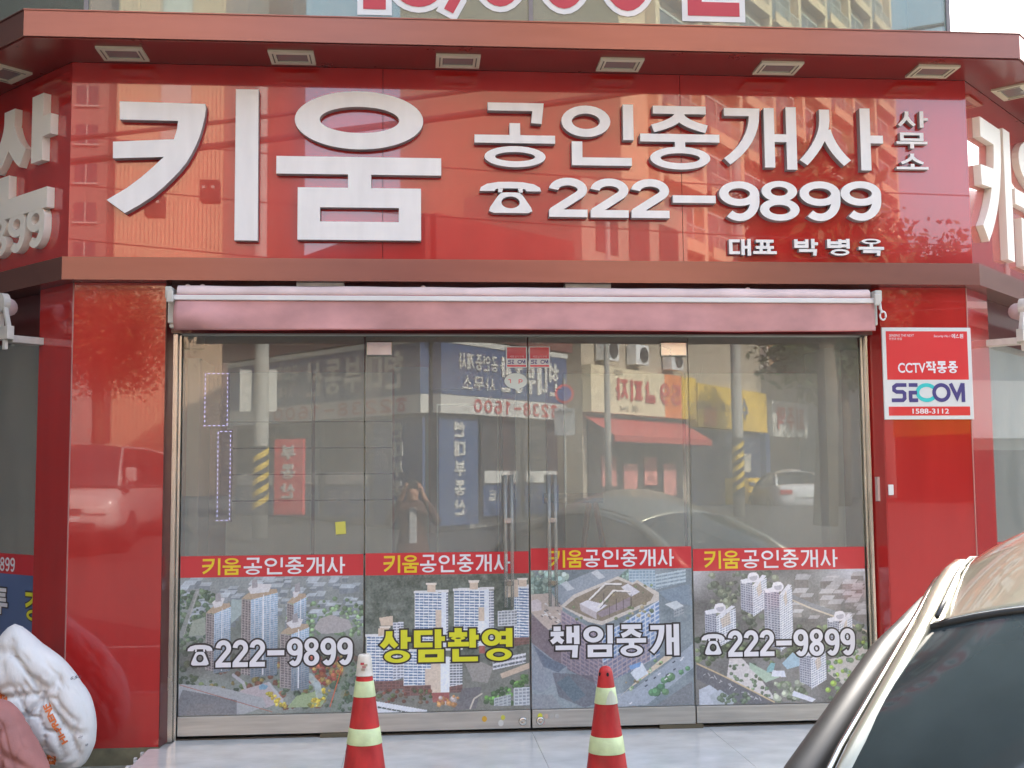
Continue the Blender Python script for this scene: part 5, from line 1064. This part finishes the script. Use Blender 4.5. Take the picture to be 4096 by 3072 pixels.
on(MM,'wall',M_bei,YS,(0,l,0,4,.5,8)); on(MM,'sign_board',M_ysign,YS,(.3,l-.05,-.3,-.02,3.05,4.38)); on(MM,'shop_front',mat('navy_front',(.03,.05,.12),.4),YS,(0,l,-.1,-.01,.5,3.0)); on(MM,'counter',M_ysign,YS,(.6,3.6,-.5,-.12,.55,1.5)); on(MM,'pilaster',M_blue,YS,(.1,.5,-.3,-.1,.5,3.0)); on(MM,'window',mat('bright_window',(.5,.48,.42),.5),YS,(1.4,3.2,-.12,-.1,1.7,2.3))
o = text_obj('에이스튜디오 284-8183',3.0,3.6,.32,-.32,M_dark,YS,off=.004); o.matrix_world = MM
bef = set(D.objects); textrow('숲',2.0,2.7,3.4,4.1,.1,.09,-.33,M_blue,YS)
for o in set(D.objects)-bef: o.matrix_world = MM
on(MM,'flower_print',M_orange,YS,(4.6,5.5,-.31,-.301,3.1,3.7))
WS = thing('round_ended_sign','white sign with red Korean letters right of the mirrored yellow sign','sign')
MM = wallframe((14.2,-35.5),(12.1,-33.2)); on(MM,'board',M_bwhite,WS,(0,3,-.3,-.05,2.95,4.2)); bef = set(D.objects); textrow('피주막',.4,2.7,3.2,4.0,.12,.1,-.33,M_bred,WS,gap=.2)
for o in set(D.objects)-bef: o.matrix_world = MM
MB().prism([(14.2,-35.7),(30,-52),(34,-48),(40,-60),(14,-60)][::-1], .5, 6).build('wall', M_grey, WS)

# ---- tall buildings
M_peach = mat('peach_render',(.62,.42,.27),.8,noise=.05,nscale=.3); M_peach2 = mat('pink_render',(.30,.19,.16),.8,noise=.05); M_brick = mat('orange_brick',(.16,.065,.045),.8,noise=.1,nscale=.5)
M_ribs = mat('rib_tan',(.66,.46,.30),.8); M_win = mat('distant_window',(.05,.05,.055),.2,coat=1); M_frame = mat('distant_frame',(.55,.50,.45),.6)
def tower(label, a, b, depth, z1, m, rows=None, side=None, name='apartment_building'):
    t = thing(name, label, 'building'); MM = wallframe(a,b); l = math.dist(a,b)
    on(MM,'wall',m,t,(0,l,0,depth,0,z1)); return t, MM, l
def windows(t, MM, l, z0, z1, nx, fh, w, h, xa=None, xb=None, frame=True):
    xa = .8 if xa is None else xa; xb = l-.8 if xb is None else xb; f0 = MB().box(-w/2,w/2,-.06,-.01,-h/2,h/2).build('window', M_win, t); fr = MB().box(-w/2-.1,w/2+.1,-.16,-.07,-h/2-.12,-h/2).box(-.04,.04,-.1,-.065,-h/2,h/2).build('sill', M_frame, f0)
    first = True; z = z0
    while z < z1:
        for k in range(nx):
            x = xa+(xb-xa)*(k+.5)/nx; L_ = MM@Matrix.Translation((x,0,z))
            if first: f0.matrix_world = L_; first = False
            else: g = share(f0,'window',t,M=L_); s2 = share(fr,'sill',g); 
        z += fh
t, MM, l = tower('pink block with stacked windows at the left of the mirrored street', (-22.4,-83),(-33,-83), 14, 52, M_peach2); windows(t,MM,l,16,50,3,3.0,1.6,1.5)
t, MM, l = tower('tall peach block with a windowless ribbed end wall, sunlit in the mirror', (-14.4,-82),(-22.3,-82), 16, 56, M_peach); 
rb = MB()
for k in range(26): rb.box(.1+k*l/26,.1+k*l/26+.08,-.08,-.001,0,56)
rb.build('wall_rib', M_ribs, t, M=MM)['kind'] = 'stuff'
on(MM,'pale_panel',M_frame,t,(2.4,4.6,-.14,-.09,27,55)); on(MM,'stair_block',M_peach2,t,(-1.7,-.01,.4,14,0,54))
t, MM, l = tower('narrow orange block just left of the strip of mirrored sky', (-10.6,-95),(-12.9,-95), 12, 50, M_brick)
t, MM, l = tower('orange red block with rows of plain walls behind the corner shop, mirrored', (12.4,-58),(-.6,-66), 12, 26, M_brick); windows(t,MM,l,9,25,3,3.0,1.2,1.3,1,5)
MB().add([(0,-.6,26),(l,-.6,26),(l,12.5,28.5),(0,12.5,28.5)],[(0,1,2,3)]).build('roof', M_roof, t, M=MM)
# balcony slab block
t, MM, l = tower('long peach apartment block with rows of railed balconies mirrored in the sign', (32.5,-70),(8.6,-41), 12, 36, M_peach)
fl = MB().box(0,3.6,-.62,-.02,0,.16).box(0,3.6,-.62,-.54,.16,.55).build('balcony', M_peach, t)
bars = MB()
for k in range(19): bars.box(.05+k*.19,.075+k*.19,-.60,-.58,.55,1.15)
bars.box(0,3.6,-.61,-.56,1.15,1.2); rl = bars.build('railing', M_frame, fl); wn = MB().box(.3,3.3,-.06,-.01,.6,2.3).build('window', mat('balcony_window',(.16,.13,.12),.2), fl); fm = MB().box(1.77,1.83,-.1,-.065,.2,2.3).box(.2,.3,-.1,-.03,.2,2.3).box(3.3,3.4,-.1,-.03,.2,2.3).box(.2,3.4,-.1,-.03,2.3,2.4).build('frame', M_frame, fl)
nb = int(l//4.35); first = True
for r_ in range(10):
    for k in range(nb):
        L_ = MM@Matrix.Translation((.4+k*4.35, 0, 6+r_*2.85))
        if first: fl.matrix_world = L_; first = False
        else:
            g = share(fl,'balcony',t,M=L_)
            for c_ in (rl, wn, fm): share(c_, c_.name.split('.')[0], g)
for k in range(nb+1): on(MM,'pier',M_ribs,t,(k*4.35-.05,k*4.35+.35,-.5,-.02,0,35))

# ---- poles, wires, round sign, trees
M_pole = mat('concrete_pole',(.34,.33,.30),.8,noise=.15); M_py = mat('pole_yellow',(.62,.42,.02),.6); M_pk = mat('pole_black',(.02,.02,.02),.6)
def pole(x, y, r, h, lb, stripes=True, m=M_pole):
    zb = road_z(y)+.1; t = thing('utility_pole', lb, 'pole', (x,y,zb)); MB().lathe([(r,0),(r*.96,2),(r*.75,h)], 18).build('shaft', m, t, smooth=True)
    if stripes:
        mb = MB(); n = 18; rr = r*1.03
        for s_ in range(5):
            for k in range(n):
                t0, t1 = 2*PI*k/n, 2*PI*(k+1)/n; sl_ = lambda a: .5+s_*.22+(abs(((a/PI)%2)-1))*.25
                mb.add([(rr*math.cos(t0),rr*math.sin(t0),sl_(t0)),(rr*math.cos(t1),rr*math.sin(t1),sl_(t1)),(rr*math.cos(t1),rr*math.sin(t1),sl_(t1)+.11),(rr*math.cos(t0),rr*math.sin(t0),sl_(t0)+.11)],[(0,1,2,3)])
        mb.build('hazard_band', M_py, t); MB().lathe([(r*1.015,.45),(r*1.01,1.75)], n).build('band_backing', M_pk, t)
    return t
p1 = pole(-2.92,-16,.15,9,'grey utility pole with yellow and black bands left of the blue shop, mirrored'); pole(7.2,-19,.13,8,'pale pole with yellow and black bands in front of the yellow shop, mirrored'); pole(4.6,-21,.08,7,'thin grey lamp pole in front of the pizza shop, mirrored',False)
for x,lb in ((-3.22,'white banner on the left side of the hazard banded pole'),(-2.74,'white banner on the right side of the hazard banded pole')):
    o = MB().box(x-.11,x+.11,-16.03,-16.01,2.80,3.6).build('pole_banner', M_bwhite); tag(o, lb, 'banner')
RS = thing('road_sign','round no parking sign over a small tow zone plate, mirrored near the door seam','road sign',(2.66,-14,.15))
MB().lathe([(.03,0),(.03,3.1)],10).build('post', M_pole, RS); 
fixn(MB().disc(0,2.82,.17,.17,.035,.05,28).build('disc', M_sign_r, RS)); fixn(MB().disc(0,2.82,.13,.13,.052,.056,28).build('disc_centre', mat('sign_blue',(.03,.06,.25),.5), RS))
MB().box(-.18,.18,.035,.05,2.08,2.56).build('plate', mat('grey_plate',(.30,.31,.31),.5), RS); bef=set(D.objects); textrow('견인지역',-.14,.14,2.44,2.52,.010,.009,-.055,M_dark,RS)
for o in set(D.objects)-bef: o.matrix_local = Matrix.Rotation(PI,4,'Z')
def cable(pts, r, lb):
    (x0_,y0_,z0_),(x1_,y1_,z1_),sag = pts; P=[(x0_+(x1_-x0_)*k/24, y0_+(y1_-y0_)*k/24, z0_+(z1_-z0_)*k/24-sag*4*(k/24)*(1-k/24)) for k in range(25)]
    o = MB().tube(P, r, 6).build('overhead_cable', M_pk, smooth=True); tag(o, lb, 'cable', 'overhead cables across the street')
for k,(x0_,z0_,x1_,z1_,y_,r_,lb) in enumerate(((-14,4.6,14,8.6,-9,.045,'thick bundled cable rising to the right in the mirrored street'),(-14,4.9,14,9.0,-9.1,.03,'second bundled cable just above the thick one'),(-14,6.6,14,4.6,-10,.010,'thin wire falling from upper left to right'),(-14,7.3,14,5.4,-10.2,.010,'upper thin wire falling to the right'),(-14,5.9,14,3.8,-10.1,.010,'lowest thin wire falling to the right'),(-14,4.0,14,5.2,-9.5,.012,'thin wire below the bundles'),(-14,3.8,14,4.2,-9.6,.010,'lowest near level wire'),(-14,7.8,14,10.2,-9.3,.012,'topmost thin wire rising to the right'))): cable(((x0_,y_,z0_),(x1_,y_+.6,z1_),.5), r_, lb)
for x,z,lb in ((-3.35,5.15,'dark cable box hanging from the bundle, left one'),(-2.65,5.35,'dark cable box hanging from the bundle, right one')):
    t = thing('cable_box', lb, 'box'); MB().box(x-.12,x+.12,-9.1,-8.9,z-.28,z).build('case', M_pk, t, bevel=.01); MB().box(x-.09,x-.05,-8.9,-8.89,z-.12,z-.08).box(x+.03,x+.07,-8.9,-8.89,z-.12,z-.08).build('port', M_bwhite, t)
def leafcloud(c, R_, n, size, m1, m2, seed):
    r = np.random.default_rng(seed); nb = 26; cen = r.normal(size=(nb,3)); cen /= np.linalg.norm(cen,axis=1)[:,None]; cen = cen*r.uniform(.25,.85,(nb,1))*np.array(R_)+np.array(c)
    k = r.integers(nb,size=n); p = cen[k]+r.normal(size=(n,3))*np.array(R_)*.17; a = r.normal(size=(n,3)); a /= np.linalg.norm(a,axis=1)[:,None]; b = np.cross(a, r.normal(size=(n,3))); b /= np.linalg.norm(b,axis=1)[:,None]; s = size*r.uniform(.6,1.3,(n,1))
    V = np.stack([p-a*s, p+b*s*.5, p+a*s, p-b*s*.5],1).reshape(-1,3); return V, (k%2)
def tree(x, y, h, R_, n, lb, cols, seed, size=.16):
    t = thing('tree', lb, 'tree', (x,y,.6)); hc = h-R_[2]*.75
    mb = MB().tube([(0,0,0),(.1,.05,hc*.5),(0,.1,hc)],[.22,.17,.12],10)
    for k in range(6): a_ = k*1.05; mb.tube([(0,.05,hc*.75),(math.cos(a_)*R_[0]*.5,math.sin(a_)*R_[1]*.5,hc+.3),(math.cos(a_)*R_[0]*.8,math.sin(a_)*R_[1]*.8,hc+R_[2]*.5)],[.08,.05,.02],6)
    mb.build('trunk', mat('bark',(.10,.075,.05),.9,noise=.3), t, smooth=True)
    V, kk = leafcloud((0,0,hc+.2), R_, n, size, None, None, seed); me = D.meshes.new('crown'); f = np.arange(n*4).reshape(n,4)
    me.from_pydata(V.tolist(), [], f.tolist()); me.materials.append(cols[0]); me.materials.append(cols[1]); me.polygons.foreach_set('material_index', kk.astype(np.int32)); me.update(); o = D.objects.new('crown', me); C.objects.link(o); o.parent = t
g1, g2 = mat('leaf_green',(.07,.11,.03),.6), mat('leaf_dark_green',(.045,.08,.025),.6); a1, a2 = mat('leaf_autumn_orange',(.17,.065,.015),.6), mat('leaf_autumn_yellow',(.15,.085,.02),.6)
tree(-8.3,-25,5.9,(2.2,2.2,1.7),16000,'round tree with orange autumn leaves mirrored in the left pillar',(a1,a2),1,.075)
tree(15.8,-33,9.6,(3.2,3.0,3.2),9000,'broad green street tree mirrored at the right end of the sign',(g1,g2),2); tree(12.2,-26,6.2,(2.2,2.0,2.0),6000,'smaller green tree shading the mirrored right glass panel',(g1,g2),3); tree(-13,-30,8,(3,3,2.6),7000,'green tree beyond the autumn one at the far left of the street',(g1,g2),4)
tree(7.2,-13.5,6,(1.6,1.5,1.6),3500,'slim green tree on the right wing side of the street',(g1,g2),5)
# row of plain shops further left and right, so that the wings mirror a street too
def row_shop(lb, a, b, z1, m, signm, txt, tm, sz=2.9):
    t = thing('street_shop', lb, 'shop'); MM = wallframe(a,b); l = math.dist(a,b); on(MM,'wall',m,t,(0,l,0,8,-.2,z1)); on(MM,'sign_board',signm,t,(.2,l-.2,-.3,-.02,sz,sz+1)); on(MM,'shop_opening',M_dark,t,(.4,l-.4,-.05,-.01,.1,sz-.2)); on(MM,'notice',M_bwhite,t,(1.2,2.0,-.08,-.055,.7,1.6)); on(MM,'notice',M_creams,t,(3.2,4.4,-.08,-.055,.9,1.5))
    bef = set(D.objects); textrow(txt,.8,min(l-.6,.8+1.0*len(txt)),sz+.2,sz+.85,.12,.1,-.33,tm,t,gap=.2)
    for o in set(D.objects)-bef: o.matrix_world = MM
    windows(t,MM,l,5.2,z1-1,3,3,1.8,1.4)
row_shop('three storey beige shop with a white sign, mirrored in the left wing window',(-16,-8),(-17,-20),11,M_bei,M_bwhite,'빵나라',M_dark); row_shop('low shop with an orange sign left of the autumn tree',(-12,-24),(-20,-26),8,M_grey,M_orange,'분식',M_bwhite)
row_shop('pale grey shop with a white sign facing the right wing',(26,-4),(24,-18),10,mat('pale_render',(.5,.5,.48),.8),M_bwhite,'삼성봉',M_dark); row_shop('brick shop with a yellow sign at the right of the street',(24,-20),(17,-34),9,M_brick,M_ysign,'마트',M_bred)

row_shop('four storey grey block down the left side street, mirrored in the left wing sign',(-15,3),(-11,-6),12,M_grey,M_bwhite,'약국',M_dark,2.0)
row_shop('dull red block farther down the left side street',(-20,14),(-15.2,3.4),13,M_peach2,M_creams,'식당',M_bred)
tree(-10.4,2.8,7.4,(2.0,2.0,1.7),9000,'leafy street tree in the left side street, mirrored in the left wing',(g1,g2),6,.11)
row_shop('pale two storey shop down the right side street with a white sign',(17,12),(16,2),6.5,mat('pale_render2',(.34,.35,.33),.8),M_bwhite,'삼성봉',M_dark,2.1)
row_shop('brick shop farther down the right side street',(14,22),(17.2,12.3),7.5,M_brick,M_orange,'문구',M_dark)
# ================================================================ THE PHOTOGRAPHER (seen as a reflection)
M_coat = mat('brown_coat',(.10,.045,.03),.9,noise=.2); M_skin = mat('skin',(.52,.28,.19),.5); M_trous = mat('dark_trousers',(.03,.03,.04),.9)
PR = thing('person','person in a long brown coat holding up a phone, mirrored in the left door','person',(-.02,-7.12,-.24))
V_ = []; E_ = []; R__ = []
def vtx(p, r, par=None):
    V_.append(p); R__.append(r)
    if par is not None: E_.append((par, len(V_)-1))
    return len(V_)-1
hip = vtx((0,0,.88),(.17,.13)); bel = vtx((0,0,1.02),(.165,.13),hip); chest = vtx((0,.0,1.22),(.19,.13),bel); sh = vtx((0,0,1.36),(.15,.10),chest); nk = vtx((0,.01,1.43),(.055,.055),sh); hd0 = vtx((0,.03,1.50),(.075,.09),nk); hd1 = vtx((0,.035,1.60),(.075,.09),hd0); hd2 = vtx((0,.03,1.66),(.045,.05),hd1)
hands = []
for s in (-1,1):
    lg = vtx((s*.10,0,.74),(.12,.13),hip); kn = vtx((s*.11,.02,.45),(.10,.11),lg); an = vtx((s*.11,-.01,.09),(.05,.06),kn); ft = vtx((s*.12,.14,.035),(.045,.035),an)
    s1 = vtx((s*.19,0,1.34),(.075,.075),sh); el = vtx((s*.30,.12,1.16),(.055,.055),s1); wr = vtx((s*.115,.28,1.50),(.032,.03),el); pm = vtx((s*.095,.33,1.575),(.036,.018),wr)
    for k in range(4):
        f1 = vtx((s*(.105-.006*k),.345,1.600+.012*k-.02),(.010,.010),pm); f2 = vtx((s*(.08),.372,1.615+.016*k-.02),(.009,.009),f1); f3 = vtx((s*.055,.378,1.612+.016*k-.02),(.008,.008),f2)
    tb = vtx((s*.085,.335,1.55),(.011,.011),pm); tb2 = vtx((s*.06,.350,1.565),(.009,.009),tb)
me = D.meshes.new('body'); me.from_pydata(V_, E_, []); ob = D.objects.new('body', me); C.objects.link(ob); ob.parent = PR
md = ob.modifiers.new('skin','SKIN')
for i, sv in enumerate(me.skin_vertices[0].data): sv.radius = R__[i]; sv.use_root = (i == 0)
ss = ob.modifiers.new('sub','SUBSURF'); ss.levels = 2; ss.render_levels = 2
bpy.context.view_layer.update(); m2 = D.meshes.new_from_object(ob.evaluated_get(bpy.context.evaluated_depsgraph_get())); ob.modifiers.clear(); ob.data = m2; m2.materials.clear()
for m_ in (M_coat, M_skin, M_trous): m2.materials.append(m_)
for p in m2.polygons:
    c_ = p.center; p.material_index = 1 if (c_.z > 1.44 or (c_.y > .29 and c_.z > 1.5)) else (2 if c_.z < .42 else 0); p.use_smooth = True
MB().lathe([(.20,.45),(.19,.7),(.18,.95)], 24).build('coat_skirt', M_coat, PR, smooth=True)
MB().grid(lambda u,v: (.088*math.cos(PI*2*u)*math.sin(PI*.62*v+.02), .022+.098*math.sin(PI*2*u)*math.sin(PI*.62*v+.02)-.012*v, 1.585+.10*math.cos(PI*.62*v)), 20, 10).build('hair', mat('black_hair',(.015,.012,.01),.6), PR, smooth=True)
for s in (-1,1): MB().lathe([(.001,-.008),(.008,0),(.001,.008)],8).build('eye', M_pk, PR, M=Matrix.Translation((-.02+s*.032,-7.12+.118,-.24+1.58)))
MB().box(-.045,.045,.12,.15,.70,1.36).build('scarf', mat('grey_scarf',(.45,.45,.46),.9,noise=.4,nscale=9,stretch=(.2,.2,3)), PR, bevel=.02)
ph = thing('phone','dark phone held up sideways in both hands by the mirrored person','phone'); MB().box(-.085,.045,-6.757,-6.748,1.335,1.405).build('case', M_pk, ph, bevel=.004); MB().disc(-.06,1.39,.006,.006,-6.748,-6.7465,14).build('lens', M_cglass, ph)
bpy.context.view_layer.update()
